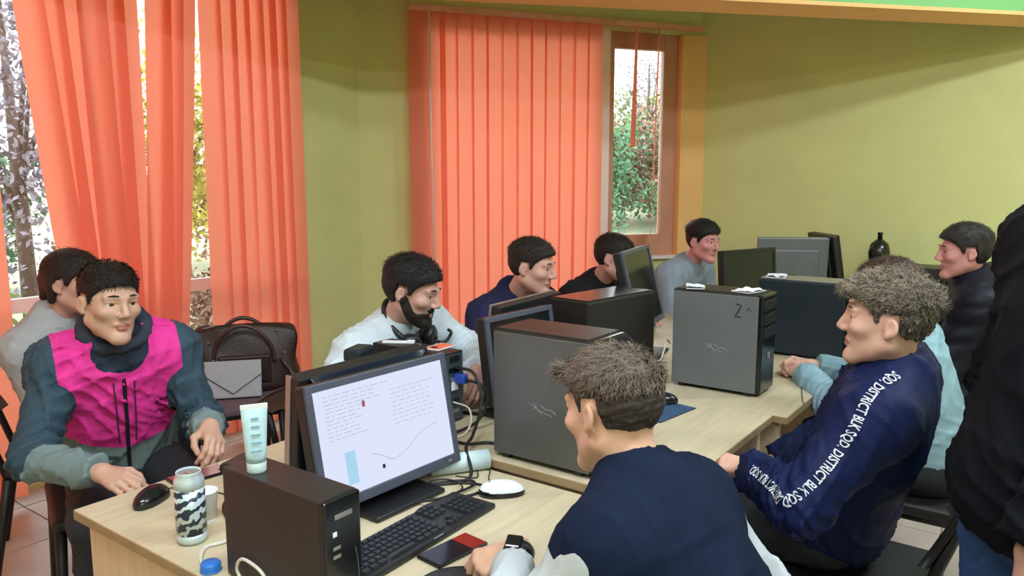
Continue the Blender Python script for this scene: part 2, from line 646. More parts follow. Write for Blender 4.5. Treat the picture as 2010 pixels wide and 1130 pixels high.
tree('bare_tree', 15.6, 7.6, .9, 1.5, 'mauve', 2200, .03, 'thin bare tree standing above the hillside bushes', .9, 12)

# ================================================================ PEOPLE (implicit surfaces -> meshes)
f32 = np.float32


def V3(*a):
    return np.array(a, dtype=float)


def nrm(v):
    v = np.asarray(v, float)
    return v / (np.linalg.norm(v) + 1e-12)


def sd_seg(P, a, b, ra, rb):
    a = np.asarray(a, f32)
    b = np.asarray(b, f32)
    ba = b - a
    pa = P - a
    t = np.clip((pa @ ba) / max(float(ba @ ba), 1e-9), 0, 1)
    q = pa - t[:, None] * ba
    return np.sqrt((q * q).sum(1)) - (ra + (rb - ra) * t)


def sd_ell(P, c, r, M=None):
    q = P - np.asarray(c, f32)
    if M is not None:
        q = q @ np.asarray(M, f32)
    r = np.asarray(r, f32)
    k0 = np.sqrt(((q / r) ** 2).sum(1))
    k1 = np.sqrt(((q / (r * r)) ** 2).sum(1)) + 1e-6
    return k0 * (k0 - 1) / k1


def smin(a, b, k):
    h = np.maximum(k - np.abs(a - b), 0) / k
    return np.minimum(a, b) - h * h * k * 0.25


def smax(a, b, k):
    return -smin(-a, -b, k)


def nets(f, lo, hi, h, newton=2):
    """surface nets over a two-level grid; f maps (N,3) points to signed distance"""
    lo = np.asarray(lo, float)
    hi = np.asarray(hi, float)
    B = 4
    nb = np.maximum(1, np.ceil((hi - lo) / (h * B)).astype(int))
    n = nb * B + 1
    bc = np.stack(np.meshgrid(*[lo[a] + (np.arange(nb[a]) + .5) * B * h for a in range(3)], indexing='ij'), -1).reshape(-1, 3).astype(f32)
    fb = f(bc).reshape(nb)
    act = np.abs(fb) < (B * h * 0.87 + 0.022)
    F = np.repeat(np.repeat(np.repeat(fb, B, 0), B, 1), B, 2)
    F = np.pad(F, ((0, 1), (0, 1), (0, 1)), mode='edge').astype(f32)
    A = np.repeat(np.repeat(np.repeat(act, B, 0), B, 1), B, 2)
    A2 = np.zeros(n, bool)
    A2[:-1, :-1, :-1] = A
    for ax in range(3):
        sl = [slice(None)] * 3
        sr = [slice(None)] * 3
        sl[ax] = slice(1, None)
        sr[ax] = slice(None, -1)
        T = A2.copy()
        T[tuple(sl)] |= A2[tuple(sr)]
        A2 = T
    idx = np.argwhere(A2)
    pts = (lo + idx * h).astype(f32)
    F[A2] = f(pts)
    S = F < 0
    # cells
    cs = np.zeros(n - 1, np.int16)
    for dx in (0, 1):
        for dy in (0, 1):
            for dz in (0, 1):
                cs += S[dx:n[0] - 1 + dx, dy:n[1] - 1 + dy, dz:n[2] - 1 + dz]
    cell = np.argwhere((cs > 0) & (cs < 8))
    vid = -np.ones(n - 1, np.int64)
    vid[tuple(cell.T)] = np.arange(len(cell))
    acc = np.zeros((len(cell), 3))
    cnt = np.zeros(len(cell))
    cor = [(dx, dy, dz) for dx in (0, 1) for dy in (0, 1) for dz in (0, 1)]
    for p in cor:
        for ax in range(3):
            if p[ax] == 1:
                continue
            q = list(p)
            q[ax] = 1
            fa_ = F[tuple((cell + p).T)]
            fb_ = F[tuple((cell + q).T)]
            m = (fa_ < 0) != (fb_ < 0)
            t = fa_[m] / (fa_[m] - fb_[m])
            a = cell[m] + np.array(p, float)
            a[:, ax] += t
            acc[m] += a
            cnt[m] += 1
    verts = lo + (acc / np.maximum(cnt, 1)[:, None]) * h
    faces = []
    for ax in range(3):
        u, w = (ax + 1) % 3, (ax + 2) % 3
        sl = [slice(None)] * 3
        sr = [slice(None)] * 3
        sl[ax] = slice(0, -1)
        sr[ax] = slice(1, None)
        a, b = S[tuple(sl)], S[tuple(sr)]
        e = np.argwhere(a != b)
        ok = (e[:, u] > 0) & (e[:, w] > 0) & (e[:, u] < n[u] - 1) & (e[:, w] < n[w] - 1)
        e = e[ok]
        ins = a[tuple(e.T)]
        qs = []
        for du, dw in ((-1, -1), (0, -1), (0, 0), (-1, 0)):
            cidx = e.copy()
            cidx[:, u] += du
            cidx[:, w] += dw
            qs.append(vid[tuple(cidx.T)])
        q = np.stack(qs, 1)
        q[~ins] = q[~ins][:, ::-1]
        faces.append(q)
    faces = np.concatenate(faces)
    faces = faces[(faces >= 0).all(1)]
    for _ in range(newton):
        P = verts.astype(f32)
        d = f(P)
        e = h * 0.5
        g = np.stack([f(P + np.eye(3, dtype=f32)[a] * e) - f(P - np.eye(3, dtype=f32)[a] * e) for a in range(3)], 1) / (2 * e)
        g2 = (g * g).sum(1) + 1e-3
        step = np.clip(d / g2, -h * .5, h * .5)
        verts = verts - step[:, None] * g
    return verts, faces


def fast_mesh(name, verts, faces, mats, parent, fmat=None, attrs=None, base=(0, 0, 0)):
    me = bpy.data.meshes.new(name)
    v = (np.asarray(verts) - np.asarray(base)).astype(f32)
    fcs = np.asarray(faces, np.int32)
    me.vertices.add(len(v))
    me.vertices.foreach_set('co', v.ravel())
    me.loops.add(fcs.size)
    me.loops.foreach_set('vertex_index', fcs.ravel())
    me.polygons.add(len(fcs))
    me.polygons.foreach_set('loop_start', np.arange(0, fcs.size, fcs.shape[1], dtype=np.int32))
    me.update(calc_edges=True)
    for m in mats:
        me.materials.append(m)
    if fmat is not None:
        me.polygons.foreach_set('material_index', np.asarray(fmat, np.int32))
    me.polygons.foreach_set('use_smooth', np.ones(len(fcs), bool))
    for k, a in (attrs or {}).items():
        at = me.attributes.new(k, 'FLOAT', 'POINT')
        at.data.foreach_set('value', np.asarray(a, f32))
    o = bpy.data.objects.new(name, me)
    C.objects.link(o)
    o.parent = parent
    return o


def folds(P, amp, seed, lam=(.09, .24)):
    """soft cloth creases: a few warped ridges, each fading in and out over the surface"""
    rng = np.random.default_rng(seed)
    s = np.zeros(len(P), f32)
    for i in range(6):
        k = nrm(rng.normal(size=3) * np.array([1, 1, .8])) * 2 * math.pi / rng.uniform(*lam)
        k2 = nrm(rng.normal(size=3)) * 2 * math.pi / rng.uniform(.25, .45)
        k3 = nrm(rng.normal(size=3)) * 2 * math.pi / rng.uniform(.3, .6)
        w = np.sin(P @ k.astype(f32) + 1.6 * np.sin(P @ k2.astype(f32) + rng.uniform(0, 6)) + rng.uniform(0, 6))
        g = .5 + .5 * np.sin(P @ k3.astype(f32) + rng.uniform(0, 6))
        s += ((1 - np.abs(w)) ** 2.5 - .28) * g
    return (s * amp / 1.3).astype(f32)


def frame(yaw, pitch=0.0, roll=0.0):
    """columns: right, forward, up"""
    y, p, r = map(math.radians, (yaw, pitch, roll))
    fwd = V3(math.cos(y) * math.cos(p), math.sin(y) * math.cos(p), math.sin(p))
    right = V3(math.sin(y), -math.cos(y), 0)
    up = np.cross(right, fwd)
    right, up = right * math.cos(r) + up * math.sin(r), up * math.cos(r) - right * math.sin(r)
    return np.stack([right, fwd, up], 1)


def ik(S, W, l1, l2, pole):
    d = W - S
    L = min(np.linalg.norm(d), (l1 + l2) * .995)
    L = max(L, abs(l1 - l2) + .02)
    n = nrm(d)
    W = S + n * L
    a = (l1 * l1 - l2 * l2 + L * L) / (2 * L)
    h = math.sqrt(max(l1 * l1 - a * a, 0))
    p = np.asarray(pole, float)
    p = nrm(p - n * (p @ n))
    return S + n * a + p * h, W


def head_sdf(Hc, M, N, sc=1.0):
    Mf = M.astype(f32)

    def L(P):
        return ((P - Hc.astype(f32)) @ Mf) / f32(sc)

    nb = (np.asarray(N) - Hc) @ M / sc

    def f(P):
        p = L(P)
        d = sd_ell(p, (0, -.014, .032), (.0755, .096, .084))
        d = smin(d, sd_ell(p, (0, .024, -.028), (.06, .066, .078)), .03)
        for s in (-1, 1):
            d = smin(d, sd_seg(p, (s * .052, -.004, -.05), (s * .014, .066, -.095), .021, .018), .025)
            d = smin(d, sd_ell(p, (s * .04, .058, -.014), (.026, .026, .02)), .02)
            d = smin(d, sd_seg(p, (s * .012, .087, .033), (s * .046, .073, .032), .009, .008), .014)
        d = smin(d, sd_ell(p, (0, .075, -.098), (.022, .018, .016)), .022)
        for s in (-1, 1):
            d = smax(d, -sd_ell(p, (s * .031, .098, .012), (.017, .017, .011)), .012)
            d = smin(d, sd_seg(p, (s * .018, .0825, .019), (s * .046, .0745, .018), .0055, .005), .006)
            d = smin(d, sd_seg(p, (s * .018, .081, .003), (s * .045, .073, .004), .0055, .005), .006)
        d = smin(d, sd_seg(p, (0, .088, .022), (0, .107, -.018), .008, .011), .012)
        for s in (-1, 1):
            d = smin(d, sd_ell(p, (s * .0115, .097, -.024), (.0085, .011, .0075)), .006)
        d = smin(d, sd_seg(p, (-.02, .083, -.052), (.02, .083, -.052), .0055, .0055), .007)
        d = smin(d, sd_ell(p, (0, .0885, -.052), (.014, .006, .0055)), .006)
        d = smin(d, sd_ell(p, (0, .0875, -.0645), (.017, .007, .0065)), .006)
        for s in (-1, 1):
            e = sd_ell(p, (s * .081, -.014, .0), (.0078, .0175, .026), rotz(s * 20))
            e = smax(e, -sd_ell(p, (s * .091, -.009, .002), (.008, .0105, .017)), .006)
            e = smin(e, sd_ell(p, (s * .0775, -.006, -.022), (.006, .0085, .009)), .006)
            d = smin(d, e, .007)
        d = smin(d, sd_seg(p, (0, -.025, -.05), nb, .05, .06), .03)
        return d * f32(sc)
    return f, L


def rotz(deg):
    a = math.radians(deg)
    return np.array([[math.cos(a), -math.sin(a), 0], [math.sin(a), math.cos(a), 0], [0, 0, 1]])


FING = [(.026, .088, (.041, .025, .020), .0088), (.0085, .0925, (.045, .028, .021), .009), (-.0105, .0885, (.041, .026, .02), .0086), (-.028, .079, (.032, .019, .018), .0076)]


def hand_sdf(side, wrist, direc, dorsal, curl, arm_dir, thumb=0.5, spread=1.0):
    """side +1 = left hand (thumb on +x when the palm faces down)"""
    Y = nrm(direc)
    Z = nrm(np.asarray(dorsal, float) - Y * (np.asarray(dorsal, float) @ Y))
    X = np.cross(Y, Z)
    M = np.stack([X, Y, Z], 1)
    Mf = M.astype(f32)
    w = np.asarray(wrist, float)
    ad = (-np.asarray(nrm(arm_dir))) @ M

    segs = []
    for i, (kx, ky, ln, r) in enumerate(FING):
        kx = kx * side
        a = 0.0
        p = V3(kx, ky, 0)
        sp = spread * kx * 2.2
        cs = curl[i] if hasattr(curl[0], '__len__') else curl
        for j in range(3):
            a += math.radians(cs[j])
            q = p + ln[j] * nrm(V3(math.sin(sp) * math.cos(a), math.cos(sp) * math.cos(a), -math.sin(a)))
            segs.append((p, q, r * (1 - .07 * j), r * (1 - .07 * (j + 1))))
            p = q
    th0 = V3(side * .018, .022, -.008)
    th1 = th0 + .046 * nrm(V3(side * (.85 - .3 * thumb), .75, -.25 - .35 * thumb))
    th2 = th1 + .033 * nrm(V3(side * (.5 - .9 * thumb), 1.0, -.2 - .3 * thumb))
    th3 = th2 + .027 * nrm(V3(side * (.25 - 1.3 * thumb), 1.0, -.1 - .3 * thumb))

    def f(P):
        p = ((P - w.astype(f32)) @ Mf)
        d = sd_seg(p, (0, -.002, 0), ad * .11, .025, .031)
        pal = sd_seg(p, (side * .006, .01, 0), (side * .024, .084, -.001), .018, .0125)
        for kx, ky in ((.0085, .088), (-.0105, .084), (-.026, .075)):
            pal = smin(pal, sd_seg(p, (kx * side * .4, .01, 0), (kx * side, ky, -.001), .017, .0115), .014)
        pal = smin(pal, sd_ell(p, (side * .022, .04, -.012), (.015, .03, .014)), .012)
        d = smin(d, pal, .02)
        g = None
        for a, b, ra, rb in segs:
            s = sd_seg(p, a, b, ra, rb)
            d = smin(d, s, .006)
        t = smin(sd_seg(p, th0, th1, .0145, .0115), smin(sd_seg(p, th1, th2, .0108, .0098), sd_seg(p, th2, th3, .0098, .0085), .004), .008)
        return smin(d, t, .009)
    tips = [w + M @ s[1] for s in segs]
    allp = np.array([w + M @ s[0] for s in segs] + tips + [w + M @ th3, w + M @ (ad * .11), w])
    return f, allp.min(0) - .035, allp.max(0) + .035


HAIRM = {}


def hair_mat(col):
    if col not in HAIRM:
        HAIRM[col] = mat('hair_' + col.strip('#'), col, .55, 0, .3, 60, .5, 500, spec=.35)
    return HAIRM[col]


SKIN = {}


def skin_mat(col):
    if col not in SKIN:
        SKIN[col] = mat('skin_' + col.strip('#'), col, .5, 0, .08, 25, .08, 500, spec=.35)
    return SKIN[col]


EYE_W = mat('eye_white', '#e6e2dc', .25, 0, .02, 50)
EYE_I = mat('eye_iris', '#3a2a20', .2, 0, .1, 50)
LIP = mat('lip_skin', '#b4736a', .45, 0, .08, 60)


def hairline(y, nape=-.075, front=.072, side=0.0):
    return np.interp(y, [-.12, -.045, -.034, -.03, .012, .014, .022, .034, .06, .085, .13],
                     [nape, nape, -.03, .034 + side, .034 + side, .004, .004, .03, .058, front, front + .01]).astype(f32)


def strands(name, hv, hf, hgrad, Hc, M, n, length, width, flow, lift, m, parent, base, seed, wsel=None, curl=.0):
    """hair ribbons rooted on the cap; flow(p) gives the comb direction in head space"""
    rng = np.random.default_rng(seed)
    cen = hv[hf].mean(1)
    loc = (cen - Hc) @ M
    w = np.ones(len(loc)) if wsel is None else wsel(loc)
    w = np.maximum(w, 0)
    pick = rng.choice(len(cen), size=n, p=w / w.sum())
    p0 = cen[pick] + rng.normal(size=(n, 3)) * .002
    nn = hgrad[pick]
    fl = flow(loc[pick]) @ M.T
    fl = fl + rng.normal(size=fl.shape) * .28
    fl -= nn * (fl * nn).sum(1)[:, None]
    fl /= np.linalg.norm(fl, axis=1)[:, None] + 1e-9
    L = (length(loc[pick]) * rng.uniform(.7, 1.25, n))[:, None]
    sidev = np.cross(fl, nn)
    sidev /= np.linalg.norm(sidev, axis=1)[:, None] + 1e-9
    K = 4
    rows = []
    ph = rng.uniform(0, 6.28, (n, 1))
    for k in range(K):
        t = k / (K - 1)
        wob = curl * np.sin(t * 5 + ph)
        c = p0 - nn * .004 + fl * L * t + nn * L * (lift * math.sin(t * 2.4)) + sidev * L * wob
        ww = width * (1 - .75 * t)
        rows.append(c - sidev * ww)
        rows.append(c + sidev * ww)
    Vv = np.stack(rows, 1).reshape(-1, 3)
    q = []
    o = np.arange(n) * (2 * K)
    for k in range(K - 1):
        q.append(np.stack([o + 2 * k, o + 2 * k + 1, o + 2 * k + 3, o + 2 * k + 2], 1))
    ob = fast_mesh(name, Vv, np.concatenate(q), [m], parent, base=base)
    ob['kind'] = 'stuff'
    return ob


def project_ribbon(name, bvh, path_pts, outward, halfw, lift, m, parent, base):
    """thin strip laid on a garment along path points, looking in from 'outward'"""
    vs, fs = [], []
    n = len(path_pts)
    for i, p in enumerate(path_pts):
        t = np.asarray(path_pts[min(i + 1, n - 1)]) - np.asarray(path_pts[max(i - 1, 0)])
        o = nrm(outward)
        s = nrm(np.cross(t, o))
        for k in (-1, 1):
            q = np.asarray(p) + s * k * halfw
            hit = bvh.ray_cast(Vector(q + o * .35), Vector(-o), 1.0)
            r = np.array(hit[0]) + o * lift if hit[0] is not None else q
            vs.append(r - np.asarray(base))
    for i in range(n - 1):
        fs.append((2 * i, 2 * i + 1, 2 * i + 3, 2 * i + 2))
    return mesh_obj(name, vs, fs, m, parent, True)


def person(label, pelvis, N, yaw, head, head_yaw, head_pitch=0, head_roll=0, sh_yaw=None,
           LW=None, RW=None, Lpole=None, Rpole=None, Lhand=None, Rhand=None, shrug=0.0,
           skin='#d9a98f', hair=None, top=None, legs='sit', trouser='#23262d', shoe='#1d1d20',
           res=.009, head_res=.0045, hand_res=.003, seed=1, knees=None, sc=1.0, girth=1.0, sh_w=.185, group=None,
           beard=None, collar=.03, arm_r=1.0, sh_tilt=0.0, foot_y=None):
    pelvis, N, Hc = V3(*pelvis), V3(*N), V3(*head)
    base = V3(pelvis[0], pelvis[1], 0)
    t = thing('person', label, 'person', tuple(base), 0, group)
    sh_yaw = yaw if sh_yaw is None else sh_yaw
    up = nrm(N - pelvis)
    Bs = frame(sh_yaw)
    right = nrm(Bs[:, 0] - up * (Bs[:, 0] @ up))
    right = nrm(right + up * sh_tilt)
    fwd = np.cross(up, right)
    TM = np.stack([right, fwd, nrm(np.cross(right, fwd))], 1)
    LN = np.linalg.norm(N - pelvis)
    SL_ = N - up * (.055 - shrug) - right * sh_w + fwd * .01
    SR_ = N - up * (.055 - shrug) + right * sh_w + fwd * .01
    chest = pelvis + up * LN * .68
    waist = pelvis + up * LN * .32
    Lpole = Lpole or (-right * .5 - V3(0, 0, .8) - fwd * .3)
    Rpole = Rpole or (right * .5 - V3(0, 0, .8) - fwd * .3)
    EL, LW = ik(SL_, V3(*LW), .29 * sc, .255 * sc, Lpole)
    ER, RW = ik(SR_, V3(*RW), .29 * sc, .255 * sc, Rpole)
    hipM = frame(yaw)
    hL = pelvis - hipM[:, 0] * .09
    hR = pelvis + hipM[:, 0] * .09
    if legs == 'sit':
        kn = knees or (.42, .42)
        KL = hL + hipM[:, 1] * kn[0] - hipM[:, 0] * .06 + V3(0, 0, -.03)
        KR = hR + hipM[:, 1] * kn[1] + hipM[:, 0] * .06 + V3(0, 0, -.03)
        AL = V3(KL[0], KL[1], .09) - hipM[:, 1] * .05
        AR = V3(KR[0], KR[1], .09) - hipM[:, 1] * .05
    else:
        KL = V3(*(hL - hipM[:, 0] * .02)) * V3(1, 1, 0) + V3(0, 0, .5) + hipM[:, 1] * .03
        KR = V3(*(hR + hipM[:, 0] * .02)) * V3(1, 1, 0) + V3(0, 0, .5) + hipM[:, 1] * .03
        AL = V3(KL[0], KL[1], .09) - hipM[:, 1] * .04
        AR = V3(KR[0], KR[1], .09) - hipM[:, 1] * .04

    top = top or {}
    th = top.get('thick', .016)
    amp = top.get('fold', .006)

    def torso(P, o=0.0):
        d = sd_ell(P, chest, (.165 * girth + o, .115 * girth + o, .20 + o), TM)
        d = smin(d, sd_ell(P, waist, (.145 * girth + o, .112 * girth + o, .17 + o), TM), .09)
        d = smin(d, sd_ell(P, pelvis + up * .03, (.165 * girth + o, .13 * girth + o, .13 + o), np.stack([hipM[:, 0], hipM[:, 1], V3(0, 0, 1)], 1)), .08)
        d = smin(d, sd_seg(P, SL_ + right * .01, SR_ - right * .01, .066 + o, .066 + o), .07)
        for S_ in (SL_, SR_):
            d = smin(d, sd_seg(P, N + up * .025, S_, .05 + o * .7, .056 + o), .05)
        return d

    def arm(P, S_, E_, W_, o=0.0, cut=None):
        d = sd_seg(P, S_, E_, (.060 + o) * arm_r, (.047 + o) * arm_r)
        fe = sd_seg(P, E_, W_, (.047 + o) * arm_r, (.033 + o) * arm_r)
        if cut is not None:
            ax = nrm(W_ - E_).astype(f32)
            fe = np.maximum(fe, (P - (W_ - nrm(W_ - E_) * cut).astype(f32)) @ ax)
        return smin(d, fe, .03)

    # ---- garment on the upper body
    hem = top.get('hem', -.06)
    cuff = top.get('cuff', .012)
    hemn = (-TM[:, 2]).astype(f32)

    def top_f(P):
        fo = folds(P, amp, seed)
        d = torso(P, th)
        if collar:
            dn = nrm(nrm(Hc + M_h @ V3(0, -.03, -.06) - N))
            c = sd_seg(P, N - dn * .04, N + dn * (collar + .05), .074 + th * .3, .066 + th * .3)
            c = np.maximum(c, (P - (N + dn * collar).astype(f32)) @ dn.astype(f32))
            d = smin(d, c, .03)
        d = np.maximum(d, (P - (pelvis + TM[:, 2] * hem).astype(f32)) @ hemn)
        for S_, E_, W_ in ((SL_, EL, LW), (SR_, ER, RW)):
            a = arm(P, S_, E_, W_, th, cuff)
            # creases round the elbow
            al = (P - E_.astype(f32)) @ nrm(W_ - S_).astype(f32)
            a = a + amp * .55 * np.sin(al * 2 * math.pi / .034 + 3 * fo / max(amp, 1e-4)) * np.exp(-(al / .085) ** 2)
            d = smin(d, a, .05)
        if top.get('puff'):
            hh = (P - pelvis.astype(f32)) @ TM[:, 2].astype(f32)
            d = d - top['puff'] * np.abs(np.sin(hh * math.pi / .075))
        return d - fo

    M_h = frame(head_yaw, head_pitch, head_roll)
    pts = np.array([pelvis + TM[:, 2] * hem, N + up * .1, SL_, SR_, EL, ER, LW, RW, pelvis - hipM[:, 0] * .17, pelvis + hipM[:, 0] * .17, pelvis + hipM[:, 1] * .15, pelvis - hipM[:, 1] * .15, chest + fwd * .13, chest - fwd * .15])
    lo, hi = pts.min(0) - .1, pts.max(0) + .1
    v, fc = nets(top_f, lo, hi, res)
    P = v.astype(f32)
    dt = torso(P, th)
    aL = arm(P, SL_, EL, LW, th)
    aR = arm(P, SR_, ER, RW, th)

    def along(P, S_, E_, W_):
        d1 = sd_seg(P, S_, E_, .06, .047)
        d2 = sd_seg(P, E_, W_, .047, .033)
        b1 = (E_ - S_).astype(f32)
        b2 = (W_ - E_).astype(f32)
        t1 = (P - S_.astype(f32)) @ b1 / (b1 @ b1)
        t2 = (P - E_.astype(f32)) @ b2 / (b2 @ b2)
        w = 1 / (1 + np.exp(-(d1 - d2) / .012))
        return (t1 * .5) * (1 - w) + (.5 + t2 * .5) * w
    lr = (P - N.astype(f32)) @ right.astype(f32)
    al = np.where(lr < 0, along(P, SL_, EL, LW), along(P, SR_, ER, RW))
    sh_cut = np.abs(lr) - (sh_w - top.get('armhole', .0))
    armv = np.maximum(dt - np.minimum(aL, aR) + .0, np.minimum(sh_cut, .02))
    hgt = (P - pelvis.astype(f32)) @ TM[:, 2].astype(f32)
    fr = (P - chest.astype(f32)) @ fwd.astype(f32)
    attrs = dict(neck=np.sqrt(((P - (N + fwd * .02).astype(f32)) ** 2).sum(1)), sleeve=armv, along=al, height=hgt, lateral=lr, front=fr)
    o_top = fast_mesh(top.get('name', 'jacket'), v, fc, [top['mat']], t, None, attrs, base)

    # ---- trousers
    def leg_f(P):
        o = .014
        d = sd_ell(P, pelvis + V3(0, 0, .0), (.17 + o * .3, .135, .12), np.stack([hipM[:, 0], hipM[:, 1], V3(0, 0, 1)], 1))
        for h_, k_, a_ in ((hL, KL, AL), (hR, KR, AR)):
            l1 = sd_seg(P, h_, k_, .083 + o, .058 + o)
            l2 = sd_seg(P, k_, a_ - V3(0, 0, .02), .056 + o, .043 + o)
            d = smin(d, smin(l1, l2, .03), .05)
        d = np.maximum(d, f32(.075) - P[:, 2])
        if legs == 'stand':
            d = np.maximum(d, P[:, 2] - f32(pelvis[2] + .1))
        return d - folds(P, .006, seed + 50)
    pts = np.array([pelvis + V3(0, 0, .1), KL, KR, AL, AR, hL, hR])
    v2, f2 = nets(leg_f, pts.min(0) - .17, pts.max(0) + .17, max(res * 1.4, .012), 1)
    tm = trouser if not isinstance(trouser, str) else mat('trousers_' + trouser.strip('#'), trouser, .85, 0, .12, 30, .25, 400)
    fast_mesh('trousers', v2, f2, [tm], t, None, None, base)
    sm = mat('shoe_' + shoe.strip('#'), shoe, .5, 0, .1, 30)
    for a_ in (AL, AR):
        def shoe_f(P, a_=a_):
            c = V3(a_[0], a_[1], 0)
            d = sd_seg(P, c - hipM[:, 1] * .03 + V3(0, 0, .035), c + hipM[:, 1] * .15 + V3(0, 0, .03), .042, .04)
            d = smin(d, sd_seg(P, c + V3(0, 0, .05), c + V3(0, 0, .1), .042, .04), .03)
            return np.maximum(d, f32(.002) - P[:, 2])
        c = V3(a_[0], a_[1], .06)
        v3, f3 = nets(shoe_f, c - V3(.24, .24, .08), c + V3(.24, .24, .12), .012, 1)
        fast_mesh('shoe', v3, f3, [sm], t, None, None, base)

    # ---- body: head, neck, hands, limbs and trunk in one skin mesh
    hf, HL = head_sdf(Hc, M_h, N - up * .02, sc)
    pts = np.array([Hc + M_h @ V3(x, y, z) for x in (-.1, .1) for y in (-.13, .12) for z in (-.13, .13)] + [N - up * .03, N - up * .03 + .07, N - up * .03 - .07])
    vh, fh = nets(hf, pts.min(0), pts.max(0), head_res)
    VV, FF, FM = [vh], [fh], []
    lc = HL(vh[fh].mean(1).astype(f32))
    lips = (sd_ell(lc, (0, .09, -.058), (.024, .012, .0125)) < 0).astype(int)
    FM.append(lips)
    off = len(vh)
    fallback = dict(curl=(25, 35, 20))
    for side, W_, E_, hs in ((1, LW, EL, Lhand), (-1, RW, ER, Rhand)):
        hs = hs or fallback
        ad = nrm(W_ - E_)
        f_, lo_, hi_ = hand_sdf(side, W_, hs.get('dir', ad), hs.get('dorsal', (0, 0, 1)), hs.get('curl', (25, 35, 20)), ad, hs.get('thumb', .5), hs.get('spread', 1.0))
        a, b = nets(f_, lo_, hi_, hand_res)
        VV.append(a)
        FF.append(b + off)
        FM.append(np.zeros(len(b), int))
        off += len(a)

    def core(P):
        d = torso(P, -.02)
        for S_, E_, W_ in ((SL_, EL, LW), (SR_, ER, RW)):
            d = smin(d, arm(P, S_, E_, W_, -.012), .04)
        for h_, k_, a_ in ((hL, KL, AL), (hR, KR, AR)):
            d = smin(d, smin(sd_seg(P, h_, k_, .07, .048), sd_seg(P, k_, a_, .046, .036), .03), .05)
        return d
    pts = np.array([N, SL_, SR_, EL, ER, LW, RW, pelvis, KL, KR, AL, AR, chest + fwd * .12, chest - fwd * .12])
    a, b = nets(core, pts.min(0) - .12, pts.max(0) + .12, .018, 1)
    VV.append(a)
    FF.append(b + off)
    FM.append(np.zeros(len(b), int))
    fast_mesh('body', np.concatenate(VV), np.concatenate(FF), [skin_mat(skin), LIP], t, np.concatenate(FM), None, base)

    # eyes and brows
    for s in (-1, 1):
        ev, ef, em = [], [], []
        R_ = .0118
        nu, nv = 12, 8
        for i in range(nv + 1):
            an = math.pi * i / nv
            for k in range(nu):
                b = 2 * math.pi * k / nu
                q = V3(s * .031, .0725, .0115) + R_ * V3(math.sin(an) * math.cos(b), math.cos(an), math.sin(an) * math.sin(b))
                ev.append(Hc + M_h @ (q * sc) - base)
        for i in range(nv):
            for k in range(nu):
                ef.append((i * nu + k, i * nu + (k + 1) % nu, (i + 1) * nu + (k + 1) % nu, (i + 1) * nu + k))
                em.append(1 if i < 2 else 0)
        mesh_obj('eye', ev, ef, None, t, True, [EYE_W, EYE_I], em)
        hc = hair['col'] if hair else '#2a211c'
        bp = [V3(s * .015, .0925, .036), V3(s * .03, .0895, .0385), V3(s * .046, .079, .035)]
        Tube('eyebrow', [Hc + M_h @ (q * sc) - base for q in bp], [.0028, .0032, .0014], hair_mat(hc), t, 6)

    # hair
    if hair:
        ht, hs_, nape, front = hair.get('top', .02), hair.get('side', .008), hair.get('nape', -.07), hair.get('front', .07)

        def hair_f(P):
            p = HL(P)
            a = hs_ + (ht - hs_) * np.clip((p[:, 2] - .035) / .05, 0, 1) ** 1.0
            d = sd_ell(p, (0, -.014, .032), (.0755, .096, .084)) - a
            if hair.get('lump', 0):
                d = d - folds(P, hair['lump'], seed + 9, (.022, .05))
            d = smax(d, (hairline(p[:, 1], nape, front, hair.get('side_z', 0)) - p[:, 2]) * f32(.9), .006)
            if 'fringe' in hair:
                for (a0, a1, r0, r1) in hair['fringe']:
                    d = smin(d, sd_seg(p, a0, a1, r0, r1), .018)
            if 'long' in hair:
                for (a0, a1, r0, r1) in hair['long']:
                    d = smin(d, sd_seg(p, a0, a1, r0, r1), .03)
                d = smax(d, -sd_ell(p, (0, .055, -.03), (.068, .075, .088)), .01)
            return d * f32(sc)
        pts = np.array([Hc + M_h @ V3(x, y, z) for x in (-.13, .13) for y in (-.16, .16) for z in (-.22 if 'long' in hair else -.12, .17)])
        hv, hfc = nets(hair_f, pts.min(0), pts.max(0), hair.get('res', head_res), 1)
        fast_mesh('hair', hv, hfc, [hair_mat(hair['col'])], t, None, None, base)
        ns = hair.get('strands', 1500)
        if ns:
            cen = hv[hfc].mean(1).astype(f32)
            e = .003
            g = np.stack([hair_f(cen + np.eye(3, dtype=f32)[a] * e) - hair_f(cen - np.eye(3, dtype=f32)[a] * e) for a in range(3)], 1)
            g /= np.linalg.norm(g, axis=1)[:, None] + 1e-9
            fl = hair.get('flow') or (lambda p: np.stack([p[:, 0] * 2, p[:, 1] * 0 + .25, -.8 + 0 * p[:, 2]], 1))
            lf = hair.get('len') or (lambda p: .012 + .02 * np.clip((p[:, 2] - .04) / .06, 0, 1))
            sel = hair.get('sel') or (lambda p: np.where(p[:, 2] > -.02, 1.0, .4))
            strands('hair_strands', hv, hfc, g, Hc, M_h, ns, lf, hair.get('width', .0016), fl, hair.get('lift', .25), hair_mat(hair.get('col2', hair['col'])), t, base, seed + 3, sel, hair.get('curl', .1))
    if beard:
        def beard_f(P):
            d = hf(P) - f32(.0045)
            p = HL(P)
            reg = smin(sd_ell(p, (0, .06, -.082), (.062, .06, .036)), sd_ell(p, (0, .09, -.042), (.03, .02, .008)), .01)
            for s in (-1, 1):
                reg = smin(reg, sd_seg(p, (s * .07, .0, -.02), (s * .055, .03, -.07), .018, .02), .02)
            reg = smax(reg, -sd_ell(p, (0, .098, -.06), (.018, .02, .009)), .004)
            return smax(d, reg, .006)
        pts = np.array([Hc + M_h @ V3(x, y, z) for x in (-.1, .1) for y in (-.05, .13) for z in (-.14, .02)])
